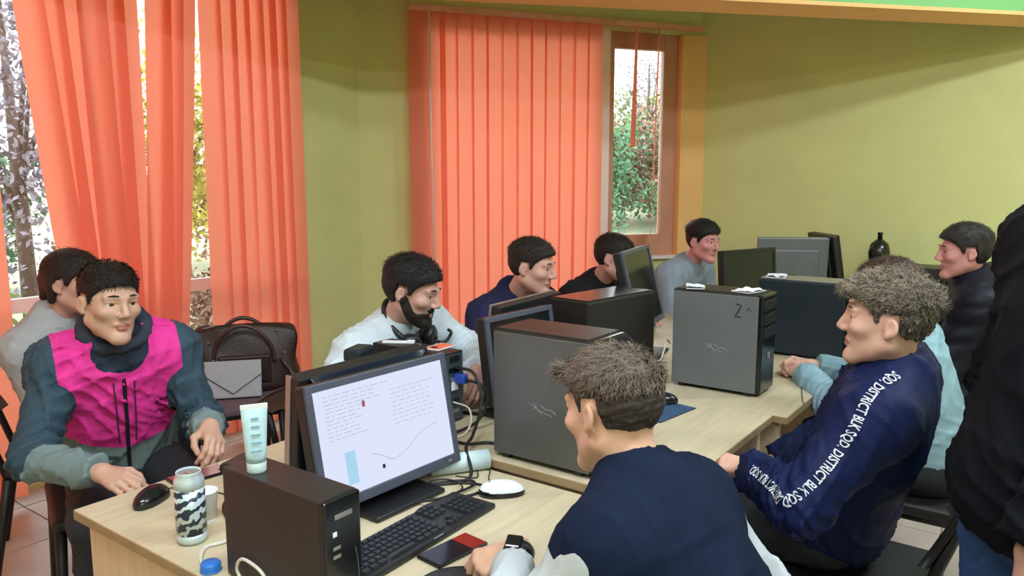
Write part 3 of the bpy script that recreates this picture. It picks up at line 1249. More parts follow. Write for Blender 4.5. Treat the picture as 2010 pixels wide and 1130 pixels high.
        bv, bf = nets(beard_f, pts.min(0), pts.max(0), head_res, 1)
        fast_mesh('beard', bv, bf, [hair_mat(beard)], t, None, None, base)
    info = dict(root=t, base=base, TM=TM, fwd=fwd, up=up, right=right, N=N, pelvis=pelvis, chest=chest, SL=SL_, SR=SR_, EL=EL, ER=ER, LW=LW, RW=RW,
                bvh=BVHTree.FromPolygons(v.tolist(), fc.tolist()), Hc=Hc, M=M_h, top=o_top)
    return info

# ================================================================ FURNITURE
def desk(label, x0, x1, y0, y1, z, sides=(1, 1), group='desks of the long row'):
    t = thing('desk', label, 'desk', ((x0 + x1) / 2, (y0 + y1) / 2, 0), 0, group)
    w, d = (x1 - x0) / 2, (y1 - y0) / 2
    Box('desktop', (-w, -d, z - .027), (w, d, z), WOODTOP, t, .002)
    e = t.children[0]
    Box('edge_band', (-w - .0012, -d - .0012, z - .0262), (w + .0012, d + .0012, z - .0035), WOODEDGE, e, .0005, seg=1)
    if sides[0]:
        Box('side_panel', (-w + .02, -d + .03, 0), (-w + .045, d - .03, z - .027), WOODSIDE, t, .002)
    if sides[1]:
        Box('side_panel', (w - .045, -d + .03, 0), (w - .02, d - .03, z - .027), WOODSIDE, t, .002)
    Box('modesty_panel', (-w + .045, -.012, .25), (w - .045, .012, z - .027), WOODSIDE, t, .001)
    return t


desk('light wood desk nearest the camera with the zebra can on it', .825, 1.652, .70, 1.955, .735)
desk('light wood desk carrying the dark grey tower behind the man in the vest', 1.660, 2.538, .757, 1.955, .765)
desk('light wood desk jutting out under the grey tower with the black mark', 2.542, 3.60, .709, 1.955, .766)
desk('light wood desk at the far end of the row', 3.605, 4.75, .76, 1.93, .766)
desk('light wood desk along the right wall holding the small white frame', 5.2, 5.84, .15, 2.05, .765, group='desks by the wall')


def make_chair(label, x, y, yaw, seat_m=None, z=.46, back=.40):
    t = thing('chair', label, 'chair', (x, y, 0), math.radians(yaw - 90), 'office visitor chairs')
    sm = seat_m or CHAIR_BL
    Box('seat', (-.225, -.21, z - .045), (.225, .22, z), sm, t, .018, seg=3)
    # curved backrest shell
    vs, fs = [], []
    nu, nv = 10, 6
    for i in range(nv + 1):
        for side in (0, 1):
            for k in range(nu + 1):
                q = k / nu * 2 - 1
                tz = i / nv
                x_ = .215 * q * (1 - .12 * tz ** 3)
                y_ = -.235 - .13 * tz - .035 * (1 - q * q) + (.022 if side else 0)
                zz = z + .14 + (back - .14) * tz - .02 * q * q * tz
                vs.append((x_, y_, zz))
    row = (nu + 1) * 2
    for i in range(nv):
        for k in range(nu):
            a = i * row + k
            fs.append((a, a + row, a + row + 1, a + 1))
            b = a + nu + 1
            fs.append((b, b + 1, b + row + 1, b + row))
    for i in range(nv):
        for a, s in ((i * row, 1), (i * row + nu, -1)):
            b = a + nu + 1
            q = (a, b, b + row, a + row)
            fs.append(q if s > 0 else q[::-1])
    for i, s in ((0, -1), (nv, 1)):
        for k in range(nu):
            a = i * row + k
            b = a + nu + 1
            q = (a, b, b + 1, a + 1)
            fs.append(q if s < 0 else q[::-1])
    mesh_obj('backrest', vs, fs, sm, t, True)
    for s in (-1, 1):
        Tube('leg', [(s * .2, .19, z - .05), (s * .215, .205, 0)], [.019, .014], CHAIR_BL, t, 8)
        Tube('leg', [(s * .2, -.2, z - .05), (s * .215, -.27, 0)], [.019, .014], CHAIR_BL, t, 8)
        Tube('back_post', [(s * .2, -.2, z - .05), (s * .2, -.25, z + .12), (s * .19, -.345, z + back - .03)], .014, CHAIR_BL, t, 8)
    Tube('stretcher', [(-.2, .19, z - .055), (.2, .19, z - .055), (.2, -.2, z - .055), (-.2, -.2, z - .055)], .011, CHAIR_BL, t, 8, closed=True)
    return t


make_chair('black chair under the person in the pink jacket', 1.30, 2.70, -110)
make_chair('black chair under the person in grey by the window', 1.40, 3.32, -25)
make_chair('plum seated chair carrying the brown bag and clutch', 2.22, 3.37, -115, CHAIR_FAB, back=.30)
make_chair('black chair behind the bearded man in white', 2.12, 2.40, -85, back=.17)
make_chair('black chair under the person in the navy hoodie', 2.88, 2.36, -90)
make_chair('black chair under the person half hidden by monitors', 3.60, 2.36, -90)
make_chair('black chair under the person farthest along the row', 4.55, 2.20, -90)
make_chair('black chair under the man in the navy vest', 1.22, .32, 72)
make_chair('black chair with leaning back under the man with printed sleeve', 2.26, .44, 88, back=.44)
make_chair('black chair under the person in the light blue sweater', 3.02, .30, 90)
make_chair('black chair under the person in the puffer jacket', 4.10, .26, 95, z=.5)

# ================================================================ COMPUTERS
SCREEN_OFF = mat('dark_screen', '#16191d', .12, 0, .1, 5)
SCREEN_ON = emit_mat('lit_screen', '#d6dcf2', .80)
SCR_LINE = emit_mat('screen_text_grey', '#b6bed6', .7)
SCR_BLUE = emit_mat('screen_pale_blue', '#a9d4ee', .75)
SCR_RED = emit_mat('screen_red', '#b0606a', .6)
BEZEL = mat('monitor_bezel', '#4c5160', .35, 0, .06, 30)


def monitor(label, x, y, z, rz, w=.46, h=.295, foot=.04, tilt=9, screen=None, bez=None, oval=False, edge=None, group='desk monitors', name='monitor'):
    """screen looks to local -y; z is the desk height"""
    t = thing(name, label, 'monitor', (x, y, z), rz, group)
    bez = bez or BLACK_PL
    TMx = Matrix.Translation((0, 0, foot)) @ Matrix.Rotation(math.radians(-tilt), 4, 'X')
    hs = Box('housing', (-w / 2, -.012, 0), (w / 2, .024, h), BLACK_PL, t, .006, M=TMx)
    b = .018
    bm = bmesh.new()
    box(bm, (-w / 2, -.022, h - b), (w / 2, -.011, h), .002, M=TMx)
    box(bm, (-w / 2, -.022, 0), (w / 2, -.011, b * 1.4), .002, M=TMx)
    box(bm, (-w / 2, -.022, b * 1.4), (-w / 2 + b, -.011, h - b), .002, M=TMx)
    box(bm, (w / 2 - b, -.022, b * 1.4), (w / 2, -.011, h - b), .002, M=TMx)
    bm_obj('bezel', bm, bez, t)
    sc_ = Box('screen', (-w / 2 + b, -.017, b * 1.4), (w / 2 - b, -.0125, h - b), screen or SCREEN_OFF, t, 0, M=TMx)
    if edge:
        for s in (-1, 1):
            Box('silver_edge', (s * w / 2 - .003, -.0225, 0), (s * w / 2 + .003, -.004, h), edge, t, .001, M=TMx)
    # bulged back cover
    bm = bmesh.new()
    box(bm, (-w * .36, .022, h * .14), (w * .36, .05, h * .80), .014, 3, M=TMx)
    bm_obj('back_cover', bm, BLACK_PL, t)
    if oval:
        pts = [(-w * .44 + w * .88 * k / 24, h * .985 - h * .20 * math.sin(math.pi * k / 24) ** .6) for k in range(25)]
        vs, fs = [], []
        for k, (px_, pz) in enumerate(pts):
            for q, yy in ((h * .985, .026), (pz, .034)):
                vs.append(TMx @ Vector((px_, yy, q)))
        for k in range(24):
            fs.append((2 * k, 2 * k + 1, 2 * k + 3, 2 * k + 2))
        mesh_obj('back_crest', vs, fs, mat('blue_black_gloss', '#232c38', .3, 0, .08, 20), t, True)
        Tube('crest_line', [TMx @ Vector((a, .036, b_)) for a, b_ in pts], .0022, BEZEL, t, 6)
    Box('stand_neck', (-.035, .03, .01), (.035, .062, foot + h * .45), BLACK_PL, t, .006)
    Box('stand_base', (-.12, -.07, 0), (.12, .11, .014), BLACK_PL, t, .006, seg=3)
    Box('power_button', (w / 2 - .05, -.024, .008), (w / 2 - .036, -.0215, .016), SILVER, t, .001, M=TMx)
    return t, TMx


m1, TMx = monitor('monitor with lit white page on its screen', 1.335, 1.345, .735, math.radians(-2), .47, .305, .04, 11, SCREEN_ON, BEZEL)
# printed content of the lit page: rows of text, diagram, pale blue block
rows = bmesh.new()
rng = random.Random(4)
w, h = .47, .305


def flat(bm, x0, z0, x1, z1, y=-.0178):
    vs = [bm.verts.new(TMx @ Vector(p)) for p in ((x0, y, z0), (x1, y, z0), (x1, y, z1), (x0, y, z1))]
    bm.faces.new(vs)


for k in range(12):
    z = h * .88 - k * .0095
    x = -w * .40
    while x < -w * .40 + (.17 if k < 4 else .10) + rng.uniform(-.02, .02):
        L = rng.uniform(.008, .03)
        flat(rows, x, z, x + L, z + .0016)
        x += L + .006
for k in range(9):
    z = h * .80 - k * .011
    x = .02
    while x < .17 + rng.uniform(-.04, .0):
        L = rng.uniform(.006, .022)
        flat(rows, x, z, x + L, z + .0016)
        x += L + .007
bm_obj('page_text', rows, SCR_LINE, m1)['kind'] = 'stuff'
bb = bmesh.new()
flat(bb, -.150, h * .16, -.118, h * .42)
bm_obj('page_block', bb, SCR_BLUE, m1)
bb = bmesh.new()
flat(bb, -.075, h * .73, -.066, h * .78, -.0181)
bm_obj('page_mark', bb, SCR_RED, m1)
Tube('page_curve', [TMx @ Vector((x_, -.0178, z_)) for x_, z_ in ((-.07, .105), (-.035, .09), (.0, .072), (.05, .085), (.11, .115), (.17, .125))], .0009, SCR_LINE, m1, 4, curve=6)
Box('cursor', (-.04, -.0186, .058), (-.032, -.0178, .068), INK, m1, 0, M=TMx)

monitor('dark monitor back with curved crest behind the lit monitor', 1.375, 1.515, .735, math.radians(180), .46, .30, .045, 5, None, None, True, SILVER)
monitor('slim monitor back with pale top edge in front of the navy hoodie', 2.28, 1.62, .765, math.radians(184), .44, .30, .06, 6, None, SILVER)
monitor('monitor with bluish bezel just behind the dark grey tower', 2.07, 1.45, .765, math.radians(-3), .36, .29, .06, 8, None, BEZEL)
monitor('tall dark monitor tilted upward beside the person at the window corner', 3.12, 1.50, .766, math.radians(12), .46, .36, .13, 14, None, BEZEL)
monitor('dark monitor hiding the chest of the farthest person in the row', 4.17, 1.40, .766, math.radians(-20), .44, .33, .08, 5)
mg, _ = monitor('grey backed monitor standing by the small white frame', 5.28, 1.50, .765, math.radians(118), .46, .36, .05, 6, None, SILVER)
for ch in mg.children:
    if ch.name.split('.')[0] in ('housing', 'back_cover'):
        ch.data.materials[0] = GREY_METAL
monitor('dark monitor turned sideways at the right wall', 5.52, 1.30, .765, math.radians(38), .40, .38, .05, 10)


def tower(label, x0, x1, y0, y1, z0, h, side_m, body_m, logo=True, mark=False, group='tower computers', top_m=None):
    """big side panel faces -x, front bezel faces -y"""
    t = thing('computer_tower', label, 'computer', ((x0 + x1) / 2, (y0 + y1) / 2, z0), 0, group)
    w, d = (x1 - x0) / 2, (y1 - y0) / 2
    Box('body', (-w + .004, -d + .01, .012), (w, d, h), body_m, t, .004)
    Box('side_panel', (-w, -d + .004, .014), (-w + .006, d - .003, h - .006), side_m, t, .0028, seg=3)
    Box('front_bezel', (-w + .006, -d - .012, .012), (w - .002, -d + .012, h), BLACK_GL, t, .008, seg=3)
    fb = t.children[-1]
    for k in range(3):
        Box('drive_bay', (-w + .02, -d - .0145, h - .06 - k * .05), (w - .016, -d - .011, h - .022 - k * .05), BLACK_PL, fb, .0015)
    Box('power_button', (-.012, -d - .016, h * .36), (.012, -d - .011, h * .36 + .024), SILVER, fb, .002)
    Box('top_cover', (-w + .008, -d + .014, h - .001), (w - .004, d - .006, h + .004), top_m or body_m, t, .0018)
    for sx in (-1, 1):
        for sy in (-1, 1):
            Box('foot', (sx * (w - .02) - .012, sy * (d - .04) - .012, 0), (sx * (w - .02) + .012, sy * (d - .04) + .012, .0125), BLACK_PL, t, .002)
    if logo:
        sp = t.children[1]
        cx, cz = .0, h * .44
        for pts in ([(.035, .014), (.02, .008), (.0, -.002), (-.04, -.012)], [(.02, .018), (.008, .002), (-.008, -.012)], [(.005, .015), (.013, .003), (.028, -.005)],
                    [(-.005, .014), (-.02, .004), (-.04, .004), (-.055, -.006)]):
            Tube('logo_stroke', [(-w - .0006, cx + a, cz + b) for a, b in pts], .0008, LOGO, sp, 5, curve=5)
    if mark:
        sp = t.children[1]
        # hand drawn mark: slanted stroke with a foot, small hook above
        Tube('ink_mark', [(-w - .0006, -d + .085, h - .036), (-w - .0006, -d + .066, h - .04), (-w - .0006, -d + .078, h - .066), (-w - .0006, -d + .088, h - .082), (-w - .0006, -d + .066, h - .083)], .0022, INK, sp, 6)
        Tube('ink_mark', [(-w - .0006, -d + .045, h - .06), (-w - .0006, -d + .038, h - .046), (-w - .0006, -d + .03, h - .058)], .0009, INK, sp, 6, curve=4)
    return t


tower('dark grey tower computer in front of the man in the vest', 1.682, 1.862, .968, 1.29, .765, .372, GREY2_METAL, DARK_METAL)
tower('light grey tower computer with black handwritten mark near its top corner', 2.70, 2.865, .868, 1.20, .766, .376, GREY_METAL, DARK_METAL, True, True)
tower('blue black tower computer with pale top behind the marked grey tower', 3.45, 3.62, .74, 1.12, .766, .345, NAVY_METAL, NAVY_METAL, False, False, top_m=SILVER)
t = tower('plain black tower computer between monitors in front of the hoodie', -.09, .09, -.21, .21, .765, .36, DARK_METAL, DARK_METAL, False, False, top_m=BLACK_GL)
t.location = (2.52, 1.40, .765)
t.rotation_euler = (0, 0, math.radians(82))


def small_pc(label, x0, x1, y0, y1, z0, h, rear_front):
    """slim desktop on its edge; rear_front True: sockets and plugs on the -y face"""
    t = thing('slim_computer', label, 'computer', ((x0 + x1) / 2, (y0 + y1) / 2, z0), 0, 'slim desktop computers')
    w, d = (x1 - x0) / 2, (y1 - y0) / 2
    Box('body', (-w, -d, .004), (w, d, h), DARK_METAL, t, .003)
    for sy in (-1, 1):
        Box('foot', (-w + .01, sy * (d - .04) - .02, 0), (w - .01, sy * (d - .04) + .02, .005), BLACK_PL, t, .001)
    if rear_front:
        rp = Box('rear_panel', (-w + .005, -d - .003, .01), (w - .005, -d + .004, h - .006), mat('zinc_panel', '#56646b', .4, .5, .12, 30), t, .001)
        for k, (zz, hh, ww, m) in enumerate(((.205, .02, .5, BLACK_PL), (.17, .016, .6, BLACK_GL), (.14, .012, .4, SILVER), (.11, .03, .35, WHITE_PL), (.065, .018, .5, BLACK_PL), (.035, .012, .5, SILVER))):
            Box('socket', (-w * ww, -d - .007, zz), (w * ww * .9, -d - .002, zz + hh), m, rp, .001)
        vga = Box('video_plug', (-.005, -d - .045, .135), (.02, -d - .004, .165), BLUE_PL, rp, .004)
    else:
        fp = Box('front_panel', (-w, -d - .012, .004), (w, -d + .002, h), BLACK_GL, t, .005, seg=3)
        Box('badge', (-.02, -d - .0135, h - .04), (.022, -d - .0115, h - .03), SILVER, fp, .001)
        Box('power_button', (-.026, -d - .0135, h - .072), (-.016, -d - .0115, h - .062), WHITE_PL, fp, .001)
        for q in (.098, .115):
            Box('usb_port', (-.026, -d - .0135, h - q), (-.008, -d - .0115, h - q + .007), SILVER, fp, .001)
        Tube('trim_curve', [(.028, -d - .0125, h - .11), (.034, -d - .0125, h - .15), (.036, -d - .0125, .02)], .0012, BEZEL, fp, 5, curve=5)
    return t


small_pc('slim black desktop computer standing at the front of the nearest desk', .862, .952, 1.06, 1.36, .735, .235, False)
small_pc('slim black desktop computer with blue plug behind the lit monitor', 1.80, 1.892, 1.575, 1.90, .765, .235, True)

# ---------------------------------------------------------------- keyboard, mice
kb = thing('keyboard', 'black keyboard in front of the lit monitor', 'keyboard', (1.225, 1.165, .735), math.radians(2))
Box('case', (-.225, -.068, 0), (.225, .068, .014), BLACK_PL, kb, .004)
KEY = mat('key_cap', '#23262c', .5, 0, .15, 200)
key_me = {}


def key(x, y, wd):
    k = round(wd, 4)
    if k not in key_me:
        bm = bmesh.new()
        vs = box(bm, (-wd / 2, -.0072, 0), (wd / 2, .0072, .006))
        for v in vs:
            if v.co.z > .003:
                v.co.x *= .84
                v.co.y *= .8
        o = bm_obj('key', bm, KEY, kb)
        key_me[k] = o.data
    else:
        o = bpy.data.objects.new('key', key_me[k])
        C.objects.link(o)
        o.parent = kb
    o.location = (x, y, .0135)


for r in range(6):
    y = .052 - r * .0185 - (0 if r == 0 else .003)
    if r < 5:
        for c in range(14):
            key(-.208 + c * .0186 + (r % 3) * .0015, y, .0165)
    else:
        for c, (xx, ww) in enumerate(((-.206, .022), (-.182, .022), (-.158, .022), (-.096, .092), (-.034, .022), (-.01, .022), (.014, .022), (.036, .018))):
            key(xx, y, ww)
    for c in range(3):
        if not (r == 3 or (r == 4 and c != 1)):
            key(.072 + c * .0186, y, .0165)
    if r > 0:
        for c in range(4):
            key(.142 + c * .0186, y, .0165)
Box('maker_badge', (-.012, -.0665, .0138), (.02, -.0635, .0146), LOGO, kb, .0002)
for s in (-1, 1):
    Box('foot', (s * .18 - .015, .05, -.0002), (s * .18 + .015, .06, .003), BLACK_PL, kb, 0)


def mouse(label, x, y, z, rz, shell, side, wheel=BLACK_PL, sc=1.0):
    t = thing('computer_mouse', label, 'mouse', (x, y, z), rz, 'computer mice')

    def f(P):
        d = sd_ell(P, (0, -.004, .008), (.032, .057, .031))
        d = smin(d, sd_ell(P, (0, .025, .008), (.028, .034, .02)), .02)
        return np.maximum(d, f32(.0025) - P[:, 2])
    v, fc = nets(f, (-.045, -.075, -.005), (.045, .075, .05), .003, 1)
    cen = v[fc].mean(1)
    fm = (cen[:, 2] < .0145 + .10 * np.maximum(cen[:, 1] - .02, 0)).astype(int)
    o = fast_mesh('shell', v * sc, fc, [shell, side], t, fm)
    lathe('wheel', [(.002, -.003), (.009, -.003), (.0095, 0), (.009, .003), (.002, .003)], wheel, t, 16)
    wobj = t.children[-1]
    wobj.rotation_euler = (0, math.pi / 2, 0)
    wobj.location = (0, .03, .0265)
    Tube('button_gap', [(0, .056, .0185), (0, .045, .0255), (0, .015, .036)], .0008, BLACK_PL, t, 5)
    return t


mouse('black computer mouse by the desk corner near the zebra can', .965, 1.845, .735, math.radians(-60), BLACK_GL, BLACK_PL, SILVER)
mouse('white computer mouse with black side right of the keyboard', 1.53, 1.145, .735, math.radians(40), WHITE_PL, BLACK_GL)
pad = thing('mouse_pad', 'blue mouse pad on desk left of the marked grey tower', 'mouse pad', (2.36, 1.10, .765), math.radians(-8))
Box('pad_sheet', (-.11, -.09, 0), (.11, .09, .004), mat('blue_pad_fabric', '#2d4a6b', .8, 0, .1, 60, .2, 500), pad, .0015)
Box('pad_rim', (-.112, -.092, .0), (.112, .092, .0022), BLACK_PL, pad, .001)
mouse('black computer mouse on the blue mouse pad', 2.44, 1.12, .7692, math.radians(30), BLACK_GL, BLACK_PL)
p2 = thing('mouse_pad', 'round black mouse pad at the edge by the watch hand', 'mouse pad', (1.10, .93, .735))
lathe('pad_disc', [(.09, 0), (.094, .002), (.09, .004)], BLACK_PL, p2, 40)
lathe('pad_ring', [(.086, .0038), (.088, .0046), (.09, .0038)], BLACK_GL, p2, 40)

# ---------------------------------------------------------------- small things on the nearest desk
def zebra_mat():
    m = mat('zebra_can_print', '#cfe3e8', .3, .25, .04, 20)
    nt = m.node_tree
    b = nt.nodes['Principled BSDF']
    tc = nt.nodes.new('ShaderNodeTexCoord')
    mp = nt.nodes.new('ShaderNodeMapping')
    mp.inputs['Scale'].default_value = (1, 1, 1)
    mp.inputs['Rotation'].default_value = (.25, .3, 0)
    nt.links.new(tc.outputs['Object'], mp.inputs[0])
    wv = nt.nodes.new('ShaderNodeTexWave')
    wv.wave_type = 'BANDS'
    wv.bands_direction = 'Z'
    wv.inputs['Scale'].default_value = 13
    wv.inputs['Distortion'].default_value = 4.0
    wv.inputs['Detail'].default_value = 1.2
    wv.inputs['Detail Scale'].default_value = 5
    nt.links.new(mp.outputs[0], wv.inputs['Vector'])
    rp = nt.nodes.new('ShaderNodeValToRGB')
    rp.color_ramp.interpolation = 'CONSTANT'
    rp.color_ramp.elements[0].color = c4('#2c3a4c')
    rp.color_ramp.elements[1].position = .46
    rp.color_ramp.elements[1].color = c4('#d2e4ea')
    nt.links.new(wv.outputs['Fac'], rp.inputs[0])
    nt.links.new(rp.outputs[0], b.inputs['Base Color'])
    return m


CANW = mat('can_white_blue', '#cfe2e8', .3, .3, .04, 20)
can = thing('drink_can', 'tall white drink can with dark zebra stripes', 'can', (.905, 1.56, .735))
lathe('can_body', [(.024, .004), (.0275, .0), (.0325, .010), (.033, .024)], CANW, can)
lathe('zebra_print', [(.0331, .024), (.0331, .13)], zebra_mat(), can)
lathe('shoulder', [(.033, .13), (.033, .145), (.031, .152), (.0265, .163), (.0275, .166), (.0265, .168), (.025, .163)], CANW, can)
lathe('lid', [(.0252, .1615), (.0252, .1635)], SILVER, can)
Box('pull_tab', (-.006, -.014, .1638), (.006, .008, .1652), SILVER, can, .0006)

tb = thing('cream_tube', 'pale blue squeeze tube standing on the slim computer', 'tube', (.892, 1.285, .970), math.radians(-30))
vs, fs = [], []
for i in range(9):
    t_ = i / 8
    z = .022 + .108 * t_
    rx = .0195 + .0065 * t_
    ry = .0185 * (1 - t_) ** .7 + .0012
    for k in range(24):
        a = 2 * math.pi * k / 24
        vs.append((rx * math.cos(a), ry * math.sin(a), z))
for i in range(8):
    for k in range(24):
        fs.append((i * 24 + k, i * 24 + (k + 1) % 24, (i + 1) * 24 + (k + 1) % 24, (i + 1) * 24 + k))
fs.append(tuple(range(24))[::-1])
mesh_obj('tube_body', vs, fs, mat('pale_blue_tube', '#bcdbe6', .4, 0, .1, 40), tb, True)
Box('crimp', (-.0262, -.0014, .128), (.0262, .0014, .139), WHITE_PL, tb, .0006)
lathe('cap', [(.0185, 0), (.0195, .002), (.0195, .02), (.018, .023)], mat('tube_cap', '#cfe3ea', .35), tb)
for k in range(5):
    Box('print_line', (-.011 + .001 * k, -.0205 + .0028 * k, .045 + k * .016), (.011 - .001 * k, -.0195 + .0028 * k, .049 + k * .016), mat('tube_print', '#7fb4c4', .5), tb, 0)


def phone(label, x, y, z, rz, screen, group='phones', tilt=0):
    t = thing('smartphone', label, 'phone', (x, y, z), rz, group)
    t.rotation_euler = (tilt, 0, rz)
    Box('phone_body', (-.075, -.037, 0), (.075, .037, .008), BLACK_GL, t, .0035, seg=3)
    Box('phone_screen', (-.071, -.034, .0078), (.071, .034, .0086), screen, t, .0003)
    Box('camera_bump', (.05, .012, -.0002), (.068, .03, .0004), SILVER, t, 0)
    return t


def red_black_screen():
    m = mat('phone_screen_red_black', '#16171c', .12, 0, .1, 5)
    nt = m.node_tree
    b = nt.nodes['Principled BSDF']
    tc = nt.nodes.new('ShaderNodeTexCoord')
    sp = nt.nodes.new('ShaderNodeSeparateXYZ')
    nt.links.new(tc.outputs['Object'], sp.inputs[0])
    rp = nt.nodes.new('ShaderNodeValToRGB')
    rp.color_ramp.interpolation = 'CONSTANT'
    rp.color_ramp.elements[0].color = c4('#121522')
    rp.color_ramp.elements[1].position = .53
    rp.color_ramp.elements[1].color = c4('#8c2a24')
    ad = nt.nodes.new('ShaderNodeMath')
    ad.operation = 'MULTIPLY_ADD'
    ad.inputs[1].default_value = 4.0
    ad.inputs[2].default_value = .42
    nt.links.new(sp.outputs[0], ad.inputs[0])
    nt.links.new(ad.outputs[0], rp.inputs[0])
    nt.links.new(rp.outputs[0], b.inputs['Base Color'])
    return m


phone('smartphone with red and black screen in front of the keyboard', 1.215, 1.045, .7352, math.radians(-6), red_black_screen())
phone('smartphone with brownish red screen under the pink jacket hand', 1.13, 1.90, .7352, math.radians(-8), mat('phone_screen_maroon', '#8a4a48', .2))

pr = thing('paper_roll', 'pale blue white paper roll lying at the desk joint', 'roll', (1.585, 1.335, .763), math.radians(-34))
vs, fs = tube_data([(-.085, 0, 0), (.085, 0, 0)], .028, 20)
mesh_obj('outer_sheet', vs, fs, mat('pale_blue_paper', '#cfe5ea', .7, 0, .04, 15), pr, True)
Tube('core', [(-.0855, 0, 0), (.0855, 0, 0)], .010, PAPER, pr, 12)
Tube('loose_edge', [(-.085, .02, -.0265), (.085, .022, -.0265)], .0015, PAPER, pr, 6)

pn = thing('note_sheet', 'white note sheet between slim computer and keyboard', 'paper', (1.0, 1.12, .7352), .5)
Box('sheet', (-.03, -.04, 0), (.03, .04, .0012), PAPER, pn, 0)
Box('folded_corner', (.012, .02, .0012), (.03, .04, .003), PAPER, pn, .0005)
gl = thing('paper_glass', 'white cup beside the zebra can toward the computer', 'cup', (.885, 1.475, .735))
gl.location = (.99, 1.64, .735)
lathe('cup_wall', [(.024, 0), (.03, .07), (.032, .0725), (.029, .071), (.0235, .004)], WHITE_PL, gl)
lathe('cup_base', [(.0245, 0), (.0245, .003)], WHITE_PL, gl)
bc = thing('blue_stopper', 'bright blue screw top at the desk edge by the slim computer', 'stopper', (.852, 1.405, .735))
lathe('cap_shell', [(.02, 0), (.021, .003), (.021, .016), (.019, .019)], mat('bright_blue_cap', '#2a78d8', .35), bc)
lathe('cap_ring', [(.0205, 0), (.0222, .001), (.0222, .003), (.0205, .004)], mat('bright_blue_cap', '#2a78d8'), bc)
cs = thing('headset_case', 'small black case between pink jacket and the slim computer', 'case', (1.235, 1.86, .735), .3)
Box('case_shell', (-.055, -.03, 0), (.055, .03, .03), BLACK_PL, cs, .012, seg=3)
Box('case_seam', (-.0553, -.0303, .014), (.0553, .0303, .016), BLACK_GL, cs, 0)


# ---------------------------------------------------------------- cables
def cable(label, pts, r, m, curve=8, name='cable'):
    b = np.array(pts[0], float)
    o = Tube(name, [np.array(p) - b for p in pts], r, m, None, 8, curve)
    o.location = tuple(b)
    return tag(o, label, 'cable', 'desk cables')


D1 = .735
cable('black cable looping behind the keyboard', [(1.36, 1.40, D1 + .005), (1.50, 1.30, D1 + .004), (1.54, 1.21, D1 + .004), (1.47, 1.20, D1 + .005), (1.38, 1.27, D1 + .006), (1.34, 1.33, D1 + .004), (1.43, 1.34, D1 + .008), (1.53, 1.27, D1 + .009), (1.52, 1.23, D1 + .009), (1.42, 1.235, D1 + .01), (1.34, 1.25, D1 + .004), (1.30, 1.236, D1 + .008)], .0035, CABLE)
cable('second thinner black cable crossing the cable loop', [(1.40, 1.30, D1 + .004), (1.46, 1.33, D1 + .014), (1.50, 1.29, D1 + .014), (1.47, 1.23, D1 + .014), (1.38, 1.245, D1 + .013), (1.33, 1.30, D1 + .004)], .0022, CABLE)
cable('thin black lead of the white mouse', [(1.57, 1.185, D1 + .008), (1.585, 1.23, D1 + .003), (1.64, 1.27, D1 + .003), (1.625, 1.30, D1 + .004), (1.575, 1.265, D1 + .003), (1.55, 1.32, D1 + .003)], .0016, CABLE)
cable('thick black cable arching from slim computer over the paper roll', [(1.845, 1.565, 1.0 - .05), (1.85, 1.50, .945), (1.83, 1.45, .89), (1.80, 1.43, .84), (1.70, 1.38, .80), (1.615, 1.335, .797), (1.55, 1.27, .745), (1.46, 1.33, .739), (1.38, 1.43, .739)], .005, CABLE)
cable('black cable drooping from the blue plug', [(1.855, 1.53, .915), (1.87, 1.48, .90), (1.875, 1.46, .85), (1.83, 1.47, .79), (1.74, 1.50, .772), (1.70, 1.56, .771)], .005, CABLE)
cable('grey white cable at the back of the blue plug computer', [(1.83, 1.565, .84), (1.83, 1.50, .83), (1.80, 1.47, .79), (1.74, 1.46, .771), (1.70, 1.50, .771)], .003, CABLE_W)
cable('black power cable behind the dark grey tower', [(1.83, 1.293, .86), (1.82, 1.36, .865), (1.90, 1.40, .84), (1.96, 1.44, .79), (1.95, 1.55, .772), (1.92, 1.66, .772)], .006, CABLE)
cable('black cord hanging between tower and paper roll', [(1.76, 1.31, .771), (1.74, 1.36, .772), (1.70, 1.40, .771), (1.70, 1.46, .772), (1.75, 1.53, .771)], .0045, CABLE)
cable('white cable ring beside the slim front computer', [(1.00, 1.13, D1 + .025), (1.04, 1.16, D1 + .05), (1.06, 1.20, D1 + .075), (1.04, 1.235, D1 + .085), (1.0, 1.24, D1 + .08), (.965, 1.24, D1 + .05)], .0042, CABLE_W)
cable('white cable loop against the side of the slim computer', [(.856, 1.20, D1 + .005), (.852, 1.225, D1 + .05), (.852, 1.275, D1 + .062), (.852, 1.30, D1 + .055), (.852, 1.31, D1 + .03), (.853, 1.285, D1 + .004)], .0035, CABLE_W, 5)
cable('cream cord lying on the desk below the zebra can', [(.84, 1.40, D1 + .004), (.86, 1.455, D1 + .004), (.90, 1.50, D1 + .004), (.94, 1.49, D1 + .004), (1.0, 1.50, D1 + .004)], .004, CABLE_W)
cable('thin black lead of the black mouse', [(1.01, 1.875, D1 + .008), (1.05, 1.87, D1 + .003), (1.08, 1.80, D1 + .003), (1.10, 1.70, D1 + .003), (1.06, 1.60, D1 + .003), (1.05, 1.5, D1 + .003)], .0016, CABLE)
cable('black lead behind the zebra can', [(1.0, 1.56, D1 + .003), (1.05, 1.66, D1 + .006), (1.12, 1.72, D1 + .004), (1.17, 1.78, D1 + .003)], .003, CABLE)
cable('white cable rising left of the marked grey tower', [(2.55, 1.20, .77), (2.60, 1.22, .82), (2.66, 1.215, .90), (2.74, 1.24, .93), (2.82, 1.26, .90)], .003, CABLE_W)
cable('dark cable bundle left of the marked grey tower', [(2.50, 1.22, .772), (2.60, 1.25, .80), (2.70, 1.28, .86), (2.72, 1.33, .80), (2.62, 1.30, .772)], .006, CABLE)
